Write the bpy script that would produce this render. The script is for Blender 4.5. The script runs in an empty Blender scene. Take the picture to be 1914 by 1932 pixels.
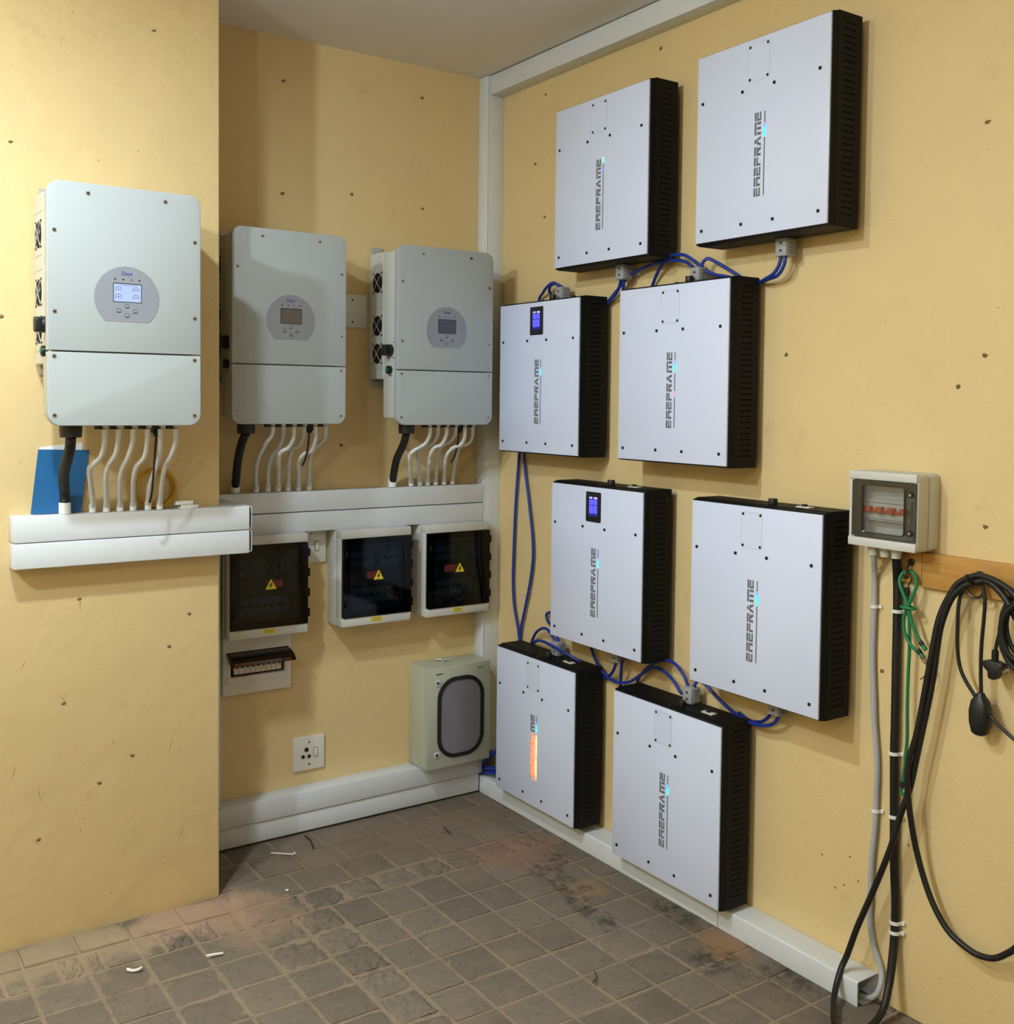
import bpy, bmesh, math, random
from mathutils import Vector, Matrix

# ------------------------------------------------------------------ camera, light, exposure
S = bpy.context.scene
COL = S.collection
cam_d = bpy.data.cameras.new('camera')
cam = bpy.data.objects.new('camera', cam_d)
COL.objects.link(cam)
S.camera = cam
FPX = 2015.526                       # focal length in pixels of the 1914 x 1932 frame
cam_d.sensor_fit = 'AUTO'
cam_d.sensor_width = 36.0
cam_d.lens = FPX * 36.0 / 1932.0
cam_d.shift_x = -27.27 / 1932.0
cam_d.shift_y = -130.55 / 1932.0
cam_d.clip_start = 0.05
YAW, PITCH, ROLL = 0.605266, -0.0390466, 0.0112519
fw = Vector((math.sin(YAW) * math.cos(PITCH), math.cos(YAW) * math.cos(PITCH), math.sin(PITCH)))
rt = Vector((math.cos(YAW), -math.sin(YAW), 0.0))
up = rt.cross(fw)
r2 = rt * math.cos(ROLL) + up * math.sin(ROLL)
u2 = up * math.cos(ROLL) - rt * math.sin(ROLL)
mw = Matrix((r2, u2, -fw)).transposed().to_4x4()
mw.translation = Vector((-2.4933, -3.8286, 1.6499))
cam.matrix_world = mw

world = bpy.data.worlds.new('world')
S.world = world
world.use_nodes = True
world.node_tree.nodes['Background'].inputs[0].default_value = (0.75, 0.82, 1.0, 1)
world.node_tree.nodes['Background'].inputs[1].default_value = 0.03

KEY_POS, KEY_W = (-2.27, -1.6, 2.90), 38.0         # flat ceiling lamp near the corner
SIDE_POS, SIDE_W = (-3.4, -2.0, 2.80), 112.0        # second bulb further left
FILL_POS, FILL_W = (-4.0, -4.2, 2.87), 46.0        # fill lamp added behind the camera to lift the shaded parts
LAMP_RGB = (0.80, 0.93, 1.0)
EXPOSURE = 0.0
S.view_settings.view_transform = 'Standard'
S.view_settings.look = 'None'
S.view_settings.gamma = 1.0
S.view_settings.use_curve_mapping = False
S.view_settings.exposure = EXPOSURE
S.cycles.use_denoising = True
S.cycles.max_bounces = 6
S.cycles.diffuse_bounces = 4
S.cycles.caustics_reflective = False
S.cycles.caustics_refractive = False

# ------------------------------------------------------------------ helpers
random.seed(7)


def srgb(r, g, b):
    def f(c):
        c /= 255.0
        return c / 12.92 if c <= 0.04045 else ((c + 0.055) / 1.055) ** 2.4
    return (f(r), f(g), f(b), 1.0)


def mat(name, rgb, rough=0.5, metal=0.0, vary=0.06, scale=30.0, bump=0.0, bscale=None, spec=0.5, emit=None, estr=0.0):
    """Principled material whose colour wavers a little with procedural noise."""
    m = bpy.data.materials.new(name)
    m.use_nodes = True
    nt = m.node_tree
    p = nt.nodes['Principled BSDF']
    c = srgb(*rgb)
    tc = nt.nodes.new('ShaderNodeTexCoord')
    nz = nt.nodes.new('ShaderNodeTexNoise')
    nz.inputs['Scale'].default_value = scale
    nz.inputs['Detail'].default_value = 4
    nt.links.new(tc.outputs['Object'], nz.inputs['Vector'])
    mx = nt.nodes.new('ShaderNodeMix')
    mx.data_type = 'RGBA'
    mx.inputs[6].default_value = tuple(max(0, k * (1 - vary)) for k in c[:3]) + (1,)
    mx.inputs[7].default_value = tuple(min(1, k * (1 + vary)) for k in c[:3]) + (1,)
    nt.links.new(nz.outputs['Fac'], mx.inputs[0])
    nt.links.new(mx.outputs[2], p.inputs['Base Color'])
    p.inputs['Roughness'].default_value = rough
    p.inputs['Metallic'].default_value = metal
    p.inputs['Specular IOR Level'].default_value = spec
    if bump:
        nb = nt.nodes.new('ShaderNodeTexNoise')
        nb.inputs['Scale'].default_value = bscale or scale * 4
        nb.inputs['Detail'].default_value = 5
        nt.links.new(tc.outputs['Object'], nb.inputs['Vector'])
        bp = nt.nodes.new('ShaderNodeBump')
        bp.inputs['Strength'].default_value = bump
        bp.inputs['Distance'].default_value = 0.01
        nt.links.new(nb.outputs['Fac'], bp.inputs['Height'])
        nt.links.new(bp.outputs['Normal'], p.inputs['Normal'])
    if emit:
        m.cycles.emission_sampling = 'NONE'
        p.inputs['Emission Color'].default_value = srgb(*emit)
        p.inputs['Emission Strength'].default_value = estr
    return m


class MB:
    """Collects shapes; build() links them as ONE mesh object."""

    def __init__(self):
        self.v, self.f, self.mi, self.cur = [], [], [], 0

    def add(self, vs, fs):
        n = len(self.v)
        self.v += [tuple(p) for p in vs]
        self.f += [tuple(i + n for i in f) for f in fs]
        self.mi += [self.cur] * len(fs)
        return self

    def box(self, x0, x1, y0, y1, z0, z1):
        x0, x1 = sorted((x0, x1)); y0, y1 = sorted((y0, y1)); z0, z1 = sorted((z0, z1))
        v = [(x, y, z) for x in (x0, x1) for y in (y0, y1) for z in (z0, z1)]
        return self.add(v, [(0, 1, 3, 2), (4, 6, 7, 5), (0, 4, 5, 1), (2, 3, 7, 6), (0, 2, 6, 4), (1, 5, 7, 3)])

    @staticmethod
    def to3(p, ax, w):
        a, b = p
        return (w, a, b) if ax == 'x' else (a, w, b) if ax == 'y' else (a, b, w)

    def prism(self, poly, ax, a, b):
        n = len(poly)
        v = [self.to3(p, ax, a) for p in poly] + [self.to3(p, ax, b) for p in poly]
        f = [tuple(range(n)), tuple(range(2 * n - 1, n - 1, -1))]
        f += [(i, (i + 1) % n, n + (i + 1) % n, n + i) for i in range(n)]
        return self.add(v, f)

    def loft(self, p0, p1, ax, a, b):
        n = len(p0)
        v = [self.to3(p, ax, a) for p in p0] + [self.to3(p, ax, b) for p in p1]
        f = [tuple(range(n)), tuple(range(2 * n - 1, n - 1, -1))]
        f += [(i, (i + 1) % n, n + (i + 1) % n, n + i) for i in range(n)]
        return self.add(v, f)

    def ring(self, outer, inner, ax, a, b):
        n = len(outer)
        v = [self.to3(p, ax, w) for w in (a, b) for p in outer] + [self.to3(p, ax, w) for w in (a, b) for p in inner]
        f = []
        for i in range(n):
            j = (i + 1) % n
            f += [(i, j, n + j, n + i), (2 * n + i, 3 * n + i, 3 * n + j, 2 * n + j),
                  (i, 2 * n + i, 2 * n + j, j), (n + i, n + j, 3 * n + j, 3 * n + i)]
        return self.add(v, f)

    def cyl(self, c, ax, r, a, b, n=20, r2=None):
        r2 = r if r2 is None else r2
        p0 = [(c[0] + r * math.cos(2 * math.pi * i / n), c[1] + r * math.sin(2 * math.pi * i / n)) for i in range(n)]
        p1 = [(c[0] + r2 * math.cos(2 * math.pi * i / n), c[1] + r2 * math.sin(2 * math.pi * i / n)) for i in range(n)]
        return self.loft(p0, p1, ax, a, b)

    def tube(self, path, r, n=10, closed=False, rf=None):
        P = [Vector(p) for p in path]
        m = len(P)
        T = []
        for i in range(m):
            a = P[(i - 1) % m] if (closed or i > 0) else P[0]
            b = P[(i + 1) % m] if (closed or i < m - 1) else P[-1]
            d = b - a
            T.append(d.normalized() if d.length > 1e-9 else Vector((0, 0, 1)))
        ref = Vector((0, 0, 1)) if abs(T[0].z) < 0.9 else Vector((1, 0, 0))
        N = (ref - T[0] * ref.dot(T[0])).normalized()
        vs = []
        for i in range(m):
            N = (N - T[i] * N.dot(T[i]))
            N.normalize()
            Bn = T[i].cross(N)
            rr = r if rf is None else r * rf(i)
            for k in range(n):
                t = 2 * math.pi * k / n
                vs.append(P[i] + (N * math.cos(t) + Bn * math.sin(t)) * rr)
        fs = []
        for i in range(m if closed else m - 1):
            i2 = (i + 1) % m
            for k in range(n):
                k2 = (k + 1) % n
                fs.append((i * n + k, i * n + k2, i2 * n + k2, i2 * n + k))
        if not closed:
            fs.append(tuple(range(n - 1, -1, -1)))
            fs.append(tuple(range((m - 1) * n, m * n)))
        return self.add(vs, fs)

    def mesh(self, name, mats, bevel=0.0, seg=2, smooth=None):
        me = bpy.data.meshes.new(name)
        me.from_pydata(self.v, [], self.f)
        for i, p in enumerate(me.polygons):
            p.material_index = self.mi[i]
        bm = bmesh.new()
        bm.from_mesh(me)
        bmesh.ops.recalc_face_normals(bm, faces=bm.faces)
        if bevel:
            es = [e for e in bm.edges if len(e.link_faces) == 2 and e.calc_face_angle(0) > math.radians(34)]
            bmesh.ops.bevel(bm, geom=es, offset=bevel, offset_type='OFFSET', segments=seg, profile=0.5,
                            affect='EDGES', clamp_overlap=True)
        bm.to_mesh(me)
        bm.free()
        for m in (mats if isinstance(mats, (list, tuple)) else [mats]):
            me.materials.append(m)
        if smooth is None:
            smooth = bool(bevel)
        if smooth:
            me.polygons.foreach_set('use_smooth', [True] * len(me.polygons))
            me.set_sharp_from_angle(angle=math.radians(38))
        return me

    def build(self, name, mats, parent=None, **kw):
        return link(name, self.mesh(name, mats, **kw), parent)


def link(name, me, parent=None, loc=None):
    o = bpy.data.objects.new(name, me)
    COL.objects.link(o)
    if parent is not None:
        o.parent = parent
    if loc is not None:
        o.location = loc
    return o


def tag(o, label=None, cat=None, group=None, kind=None):
    if label: o['label'] = label
    if cat: o['category'] = cat
    if group: o['group'] = group
    if kind: o['kind'] = kind
    return o


def thing(name, loc, label, cat, group=None):
    o = bpy.data.objects.new(name, None)
    o.empty_display_size = 0.05
    COL.objects.link(o)
    o.location = loc
    return tag(o, label, cat, group)


def copy_tree(o, parent=None):
    c = o.copy()
    COL.objects.link(c)
    c.parent = parent
    for ch in o.children:
        copy_tree(ch, c)
    return c


def rrect(x0, x1, y0, y1, r, n=6):
    rs = r if isinstance(r, (list, tuple)) else [r] * 4        # bl, br, tr, tl
    out = []
    for (cx, cy, a0, rr) in ((x0, y0, 180, rs[0]), (x1, y0, 270, rs[1]), (x1, y1, 0, rs[2]), (x0, y1, 90, rs[3])):
        if rr < 1e-6:
            out.append((cx, cy))
            continue
        ox = cx + rr if cx == x0 else cx - rr
        oy = cy + rr if cy == y0 else cy - rr
        for i in range(n + 1):
            t = math.radians(a0 + 90 * i / n)
            out.append((ox + rr * math.cos(t), oy + rr * math.sin(t)))
    return out


def smooth_path(pts, step=0.01):
    P = [Vector(p) for p in pts]
    P = [P[0] * 2 - P[1]] + P + [P[-1] * 2 - P[-2]]
    out = []
    for i in range(1, len(P) - 2):
        a, b, c, d = P[i - 1], P[i], P[i + 1], P[i + 2]
        n = max(2, int((c - b).length / step))
        for k in range(n):
            t = k / n
            out.append(0.5 * ((2 * b) + (c - a) * t + (2 * a - 5 * b + 4 * c - d) * t * t + (3 * b - a - 3 * c + d) * t ** 3))
    out.append(P[-2])
    return out


def rel(pts, o):
    return [(p[0] - o[0], p[1] - o[1], p[2] - o[2]) for p in pts]


# ------------------------------------------------------------------ materials
def wall_material(name, rgb, stain=0.35):
    m = bpy.data.materials.new(name)
    m.use_nodes = True
    nt = m.node_tree
    N, L = nt.nodes, nt.links
    p = N['Principled BSDF']
    geo = N.new('ShaderNodeNewGeometry')

    def noise(scale, detail=5, rough=0.6):
        n = N.new('ShaderNodeTexNoise')
        n.inputs['Scale'].default_value = scale
        n.inputs['Detail'].default_value = detail
        n.inputs['Roughness'].default_value = rough
        L.new(geo.outputs['Position'], n.inputs['Vector'])
        return n

    def ramp(src, a, b):
        r = N.new('ShaderNodeMapRange')
        r.inputs[1].default_value, r.inputs[2].default_value = a, b
        L.new(src, r.inputs[0])
        return r.outputs[0]

    def mix(fac, a, b):
        x = N.new('ShaderNodeMix')
        x.data_type = 'RGBA'
        for sock, val in ((x.inputs[0], fac), (x.inputs[6], a), (x.inputs[7], b)):
            if hasattr(val, 'links'):
                L.new(val, sock)
            else:
                sock.default_value = val
        return x.outputs[2]
    c = srgb(*rgb)
    dk = tuple(k * 0.90 for k in c[:3]) + (1,)
    lt = tuple(min(1, k * 1.06) for k in c[:3]) + (1,)
    col = mix(noise(2.2).outputs['Fac'], dk, lt)
    # handled, dusty blotches and fine specks, as an old garage wall has them
    bl = ramp(noise(5.5, 6, 0.7).outputs['Fac'], 0.60, 0.80)
    f1 = N.new('ShaderNodeMath'); f1.operation = 'MULTIPLY'; f1.inputs[1].default_value = stain
    L.new(bl, f1.inputs[0])
    col = mix(f1.outputs[0], col, srgb(168, 134, 84))
    sp = ramp(noise(70, 2, 0.5).outputs['Fac'], 0.735, 0.76)
    f2 = N.new('ShaderNodeMath'); f2.operation = 'MULTIPLY'; f2.inputs[1].default_value = 0.5
    L.new(sp, f2.inputs[0])
    col = mix(f2.outputs[0], col, srgb(120, 92, 55))
    L.new(col, p.inputs['Base Color'])
    p.inputs['Roughness'].default_value = 0.55
    p.inputs['Specular IOR Level'].default_value = 0.35
    b1 = N.new('ShaderNodeBump'); b1.inputs['Strength'].default_value = 0.3; b1.inputs['Distance'].default_value = 0.012
    L.new(noise(13, 6, 0.6).outputs['Fac'], b1.inputs['Height'])
    b2 = N.new('ShaderNodeBump'); b2.inputs['Strength'].default_value = 0.10; b2.inputs['Distance'].default_value = 0.004
    L.new(noise(160, 3, 0.5).outputs['Fac'], b2.inputs['Height'])
    L.new(b1.outputs['Normal'], b2.inputs['Normal'])
    L.new(b2.outputs['Normal'], p.inputs['Normal'])
    return m


def floor_material(name, base, sand, per_object=True):
    """Trodden cement pavers: grain, red-brown sand, dark oil smears near the right wall."""
    m = bpy.data.materials.new(name)
    m.use_nodes = True
    nt = m.node_tree
    N, L = nt.nodes, nt.links
    p = N['Principled BSDF']
    geo = N.new('ShaderNodeNewGeometry')

    def noise(scale, detail=6, rough=0.65):
        n = N.new('ShaderNodeTexNoise')
        n.inputs['Scale'].default_value = scale
        n.inputs['Detail'].default_value = detail
        n.inputs['Roughness'].default_value = rough
        L.new(geo.outputs['Position'], n.inputs['Vector'])
        return n.outputs['Fac']

    def rng(src, a, b, lo=0.0, hi=1.0):
        r = N.new('ShaderNodeMapRange')
        for i, v in ((1, a), (2, b), (3, lo), (4, hi)):
            r.inputs[i].default_value = v
        L.new(src, r.inputs[0])
        return r.outputs[0]

    def math2(op, a, b):
        x = N.new('ShaderNodeMath')
        x.operation = op
        for sock, val in ((x.inputs[0], a), (x.inputs[1], b)):
            if hasattr(val, 'links'):
                L.new(val, sock)
            else:
                sock.default_value = val
        return x.outputs[0]

    def mix(fac, a, b):
        x = N.new('ShaderNodeMix')
        x.data_type = 'RGBA'
        for sock, val in ((x.inputs[0], fac), (x.inputs[6], a), (x.inputs[7], b)):
            if hasattr(val, 'links'):
                L.new(val, sock)
            else:
                sock.default_value = val
        return x.outputs[2]

    def patch(x, y, rx, ry, edge=0.55):
        """A stain of its own shape around (x, y) on the ground."""
        mp = N.new('ShaderNodeMapping')
        mp.inputs['Location'].default_value = (-x / rx, -y / ry, 0)
        mp.inputs['Scale'].default_value = (1 / rx, 1 / ry, 0)
        L.new(geo.outputs['Position'], mp.inputs['Vector'])
        ln = N.new('ShaderNodeVectorMath')
        ln.operation = 'LENGTH'
        L.new(mp.outputs[0], ln.inputs[0])
        d = math2('ADD', ln.outputs['Value'], rng(noise(7), 0.3, 0.7, -0.45, 0.45))
        return rng(d, 1.0, 1.0 - edge)

    b = srgb(*base)
    dk = tuple(k * 0.62 for k in b[:3]) + (1,)
    lt = tuple(k * 1.42 for k in b[:3]) + (1,)
    if per_object:
        oi = N.new('ShaderNodeObjectInfo')
        tone = math2('ADD', math2('MULTIPLY', oi.outputs['Random'], 0.45), math2('MULTIPLY', noise(9), 0.65))
    else:
        tone = noise(9)
    col = mix(tone, dk, lt)
    col = mix(math2('MULTIPLY', rng(noise(120, 3), 0.35, 0.75), 0.45), col, tuple(k * 1.5 for k in b[:3]) + (1,))
    col = mix(math2('MULTIPLY', rng(noise(45, 5), 0.56, 0.66), 0.5), col, tuple(k * 0.5 for k in b[:3]) + (1,))
    sd = srgb(*sand)
    col = mix(math2('MULTIPLY', rng(noise(4.5), 0.52, 0.74), 0.65), col, sd)
    grit = rng(noise(230, 2, 0.5), 0.70, 0.74)
    col = mix(math2('MULTIPLY', math2('MULTIPLY', grit, rng(noise(3.0), 0.42, 0.6)), 0.25 if per_object else 0.8), col, srgb(205, 196, 182))
    red = srgb(146, 112, 90)
    for (x, y, rx, ry, s, c) in ((-0.30, -0.66, 0.26, 0.20, 0.55, red), (-1.42, -0.50, 0.30, 0.16, 0.80, srgb(184, 152, 128)),
                                 (-1.85, -0.52, 0.36, 0.20, 0.75, srgb(168, 150, 122)), (-1.28, -0.62, 0.20, 0.22, 0.6, srgb(160, 134, 112)),
                                 (-0.28, -1.02, 0.10, 0.10, 0.75, srgb(150, 122, 92)), (-0.14, -1.55, 0.13, 0.14, 0.7, srgb(152, 118, 86)),
                                 (-0.55, -0.30, 0.75, 0.26, 0.5, srgb(128, 108, 88))):
        col = mix(math2('MULTIPLY', patch(x, y, rx, ry), s), col, c)
    for (x, y, rx, ry) in ((-0.30, -0.92, 0.07, 0.20), (-0.20, -0.78, 0.05, 0.10), (-0.36, -1.15, 0.05, 0.22), (-0.14, -1.32, 0.06, 0.16),
                           (-0.24, -1.62, 0.09, 0.12), (-0.12, -1.80, 0.07, 0.14)):
        col = mix(math2('MULTIPLY', math2('MULTIPLY', patch(x, y, rx, ry, 0.5), rng(noise(22, 5, 0.7), 0.42, 0.58)), 0.8), col, srgb(62, 58, 54))
    L.new(col, p.inputs['Base Color'])
    p.inputs['Roughness'].default_value = 0.8
    p.inputs['Specular IOR Level'].default_value = 0.25
    b1 = N.new('ShaderNodeBump'); b1.inputs['Strength'].default_value = 0.55; b1.inputs['Distance'].default_value = 0.006
    L.new(noise(60, 6, 0.7), b1.inputs['Height'])
    L.new(b1.outputs['Normal'], p.inputs['Normal'])
    return m


def smoke_glass(name, tint, gloss=0.10, rough=0.06):
    m = bpy.data.materials.new(name)
    m.use_nodes = True
    nt = m.node_tree
    N, L = nt.nodes, nt.links
    N.remove(N['Principled BSDF'])
    tr = N.new('ShaderNodeBsdfTransparent')
    nz = N.new('ShaderNodeTexNoise'); nz.inputs['Scale'].default_value = 8
    mx = N.new('ShaderNodeMix'); mx.data_type = 'RGBA'
    c = srgb(*tint)
    mx.inputs[6].default_value = tuple(k * 0.9 for k in c[:3]) + (1,)
    mx.inputs[7].default_value = c
    L.new(nz.outputs['Fac'], mx.inputs[0]); L.new(mx.outputs[2], tr.inputs[0])
    gl = N.new('ShaderNodeBsdfGlossy'); gl.inputs['Roughness'].default_value = rough
    gl.inputs['Color'].default_value = (0.9, 0.9, 0.9, 1)
    fr = N.new('ShaderNodeFresnel'); fr.inputs['IOR'].default_value = 1.0 + gloss * 4.5
    ms = N.new('ShaderNodeMixShader')
    L.new(fr.outputs[0], ms.inputs[0]); L.new(tr.outputs[0], ms.inputs[1]); L.new(gl.outputs[0], ms.inputs[2])
    L.new(ms.outputs[0], N['Material Output'].inputs[0])
    return m


def glow_bar(name, stops, strength):
    """Backlit strip: colours along the object's own z."""
    m = bpy.data.materials.new(name)
    m.use_nodes = True
    nt = m.node_tree
    N, L = nt.nodes, nt.links
    p = N['Principled BSDF']
    tc = N.new('ShaderNodeTexCoord')
    sx = N.new('ShaderNodeSeparateXYZ')
    L.new(tc.outputs['Generated'], sx.inputs[0])
    r = N.new('ShaderNodeValToRGB')
    el = r.color_ramp.elements
    while len(el) > 1:
        el.remove(el[-1])
    el[0].position, el[0].color = stops[0][0], srgb(*stops[0][1])
    for pos, c in stops[1:]:
        el.new(pos).color = srgb(*c)
    L.new(sx.outputs['Z'], r.inputs[0])
    p.inputs['Base Color'].default_value = (0.1, 0.1, 0.1, 1)
    m.cycles.emission_sampling = 'NONE'
    L.new(r.outputs[0], p.inputs['Emission Color'])
    p.inputs['Emission Strength'].default_value = strength
    return m


M = {}
M['wall'] = wall_material('yellow_wall_paint', (226, 200, 147))
M['ceiling'] = mat('ceiling_paint', (236, 230, 224), 0.8, vary=0.05, scale=3, bump=0.15, bscale=25)
M['paver'] = floor_material('cement_paver', (112, 102, 90), (134, 118, 100))
M['sand'] = floor_material('joint_sand', (138, 122, 104), (150, 130, 108), per_object=False)
M['trunk'] = mat('white_trunking_plastic', (220, 224, 229), 0.38, vary=0.02, scale=8)
M['inverter'] = mat('inverter_powder_coat', (172, 178, 179), 0.55, vary=0.015, scale=6, bump=0.02, bscale=400, spec=0.3)
M['inverter_side'] = mat('inverter_case_paint', (205, 206, 200), 0.45, vary=0.02, scale=6)
M['plate'] = mat('battery_white_plate', (216, 225, 253), 0.22, vary=0.012, scale=4)
M['plate_edge'] = mat('plate_edge_grey', (150, 150, 152), 0.4)
M['black'] = mat('black_powder_coat', (14, 14, 13), 0.6, vary=0.2, scale=200, bump=0.03, bscale=500, spec=0.22)
M['hole'] = mat('dark_opening', (6, 6, 6), 0.9)
M['blackp'] = mat('black_plastic', (22, 22, 23), 0.45, vary=0.1)
M['rubber'] = mat('black_cable_sheath', (20, 19, 18), 0.5, vary=0.15)
M['print'] = mat('grey_print', (104, 106, 114), 0.5)
M['line'] = mat('fine_seam_line', (176, 178, 188), 0.5)
M['bluewire'] = mat('blue_cable_sheath', (24, 52, 150), 0.38, vary=0.08)
M['plug'] = mat('grey_connector_plastic', (158, 160, 164), 0.55)
M['steel'] = mat('zinc_steel', (190, 188, 182), 0.3, metal=0.9)
M['galv'] = mat('galvanised_steel', (186, 184, 176), 0.4, metal=0.25, vary=0.08, scale=60)
M['chrome'] = mat('bright_chrome', (225, 226, 224), 0.25, metal=0.5, vary=0.1, scale=80)
M['darksteel'] = mat('dark_screw', (70, 70, 70), 0.35, metal=0.8)
M['panelgrey'] = mat('grey_control_foil', (142, 145, 154), 0.22, vary=0.02)
M['screenoff'] = mat('dark_lcd', (96, 92, 88), 0.12, vary=0.03)
M['screenoff2'] = mat('dark_lcd_blue', (72, 76, 88), 0.12, vary=0.03)
M['screenon'] = mat('lit_lcd', (60, 66, 90), 0.3, emit=(190, 210, 255), estr=0.92)
M['lcdink'] = mat('lcd_ink', (30, 36, 80), 0.5, emit=(80, 95, 160), estr=0.6)
M['deyeblue'] = mat('blue_print', (40, 70, 150), 0.5)
M['button'] = mat('printed_button', (104, 114, 124), 0.4)
M['green'] = mat('green_button', (20, 120, 70), 0.3)
M['conduit'] = mat('white_corrugated_conduit', (226, 226, 222), 0.45, vary=0.02)
M['cuff'] = mat('white_gland_plastic', (238, 238, 236), 0.4, vary=0.02)
M['encl'] = mat('light_grey_enclosure_plastic', (206, 206, 200), 0.5, vary=0.02)
M['enclin'] = mat('grey_inner_cover', (104, 116, 124), 0.6)
M['smoke'] = smoke_glass('smoked_door', (162, 184, 198), 0.08)
M['smokeframe'] = smoke_glass('smoked_door_thick', (86, 96, 106), 0.08)
M['smokelight'] = smoke_glass('light_smoked_window', (244, 245, 246), 0.10)
M['brown'] = smoke_glass('brown_flap', (205, 164, 104), 0.12)
M['yellow'] = mat('yellow_sticker', (226, 206, 40), 0.5)
M['red'] = mat('red_label', (92, 22, 22), 0.5)
M['redlever'] = mat('red_lever', (206, 60, 44), 0.4)
M['ink'] = mat('black_ink', (24, 22, 20), 0.6)
M['faint'] = mat('faint_ink', (96, 98, 92), 0.6)
M['greenbox'] = mat('grey_green_steel_box', (182, 186, 168), 0.42, vary=0.02, scale=6)
M['gasket'] = mat('black_rubber_gasket', (14, 14, 14), 0.6)
M['window'] = mat('box_window_pane', (120, 118, 124), 0.16, vary=0.05, scale=5)
M['switchw'] = mat('white_switch_plastic', (226, 222, 212), 0.4, vary=0.03)
M['wood'] = mat('varnished_pine', (190, 140, 72), 0.45, vary=0.32, scale=5)
_nt = M['wood'].node_tree
_mp = _nt.nodes.new('ShaderNodeMapping')
_mp.inputs['Scale'].default_value = (3, 1.2, 12)
_nz = [n for n in _nt.nodes if n.type == 'TEX_NOISE'][0]
_nz.inputs['Distortion'].default_value = 1.5
_nt.links.new([n for n in _nt.nodes if n.type == 'TEX_COORD'][0].outputs['Object'], _mp.inputs['Vector'])
_nt.links.new(_mp.outputs[0], _nz.inputs['Vector'])
M['greycable'] = mat('grey_cable_sheath', (176, 178, 182), 0.5)
M['greencord'] = mat('green_cord', (22, 120, 72), 0.55)
M['yellowcord'] = mat('yellow_cord', (206, 160, 30), 0.45)
M['brochure'] = mat('blue_paper', (32, 98, 152), 0.4, vary=0.12, scale=7)
M['paper'] = mat('white_paper', (232, 234, 240), 0.6)
M['hole_wall'] = mat('plaster_hole', (126, 98, 60), 0.9, vary=0.5, scale=300)
M['scuff'] = mat('rubbed_scuff', (168, 138, 92), 0.8, vary=0.3, scale=90)
M['twig'] = mat('dark_debris', (58, 46, 36), 0.8)
M['smokeframe2'] = smoke_glass('smoked_window_rim', (196, 198, 202), 0.12)
M['disp'] = mat('blue_display', (20, 20, 60), 0.2, emit=(40, 34, 150), estr=0.55)
M['disptile'] = mat('blue_display_tile', (60, 60, 200), 0.2, emit=(98, 96, 255), estr=0.9)
M['dispwhite'] = mat('display_readout', (210, 205, 225), 0.3, emit=(225, 205, 225), estr=0.7)
M['emberglow'] = mat('backlit_orange_field', (230, 180, 160), 0.3, emit=(255, 165, 110), estr=0.75)
M['halo'] = mat('backlit_pale_halo', (214, 200, 208), 0.3, emit=(255, 170, 150), estr=0.32)
M['cordknob'] = mat('rusty_wire', (120, 74, 56), 0.6)
LED = {
    'cyan': glow_bar('cyan_led', [(0, (90, 235, 215)), (0.15, (0, 250, 225)), (0.5, (0, 255, 245)), (0.72, (20, 175, 255)), (1, (120, 140, 240))], 1.5),
    'green': glow_bar('green_led', [(0, (110, 225, 200)), (0.5, (90, 255, 220)), (1, (150, 250, 220))], 1.3),
    'blue': glow_bar('blue_led', [(0, (120, 120, 230)), (0.5, (110, 110, 250)), (1, (120, 120, 230))], 1.0),
    'pink': glow_bar('pink_led', [(0, (230, 150, 230)), (0.5, (240, 130, 230)), (1, (230, 160, 230))], 1.0),
    'flame': glow_bar('orange_led_bar', [(0, (255, 130, 80)), (0.15, (255, 215, 90)), (0.4, (255, 236, 120)), (0.5, (255, 150, 80)),
                                         (0.62, (255, 236, 140)), (0.85, (255, 225, 120)), (1, (255, 160, 130))], 1.6),
    'ember': glow_bar('orange_backlit_logo', [(0, (226, 110, 90)), (0.2, (250, 128, 84)), (0.4, (250, 140, 80)), (0.6, (240, 130, 100)),
                                              (0.8, (250, 140, 60)), (1, (226, 140, 120))], 1.0),
}

# ------------------------------------------------------------------ the room
RX0, RY0, H = -4.6, -6.2, 2.995
PY, PX = -0.3986, -1.32                    # pillar face and pillar edge
floor = tag(MB().box(RX0, 0.1, RY0, 0.1, -0.1, -0.006).build('floor', M['sand']), 'cement paver floor with sandy joints', kind='structure')
tag(MB().box(RX0 - .1, 0.1, RY0 - .1, 0.1, H, H + 0.1).build('ceiling', M['ceiling']), 'off-white plastered ceiling', kind='structure')
wall_back = tag(MB().box(PX - .05, 0.0, 0, 0.12, -0.1, H).build('wall_back', M['wall']), 'yellow painted wall of the alcove', kind='structure')
wall_right = tag(MB().box(0, 0.12, RY0, 0.12, -0.1, H).build('wall_right', M['wall']), 'yellow painted wall carrying the batteries', kind='structure')
pb = MB().box(RX0, PX, PY, 0.0, -0.1, H)
wall_pillar = tag(pb.build('wall_pillar', M['wall'], bevel=0.006, seg=3), 'yellow painted pillar with worn edge', kind='structure')
tag(MB().box(RX0 - .1, RX0, RY0, PY, -0.1, H).build('wall_left', M['wall']), 'yellow painted wall on the far left side of the room', kind='structure')
tag(MB().box(RX0, 0, RY0 - .1, RY0, -0.1, H).build('wall_front', M['wall']), 'yellow painted wall behind the viewer', kind='structure')


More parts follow.
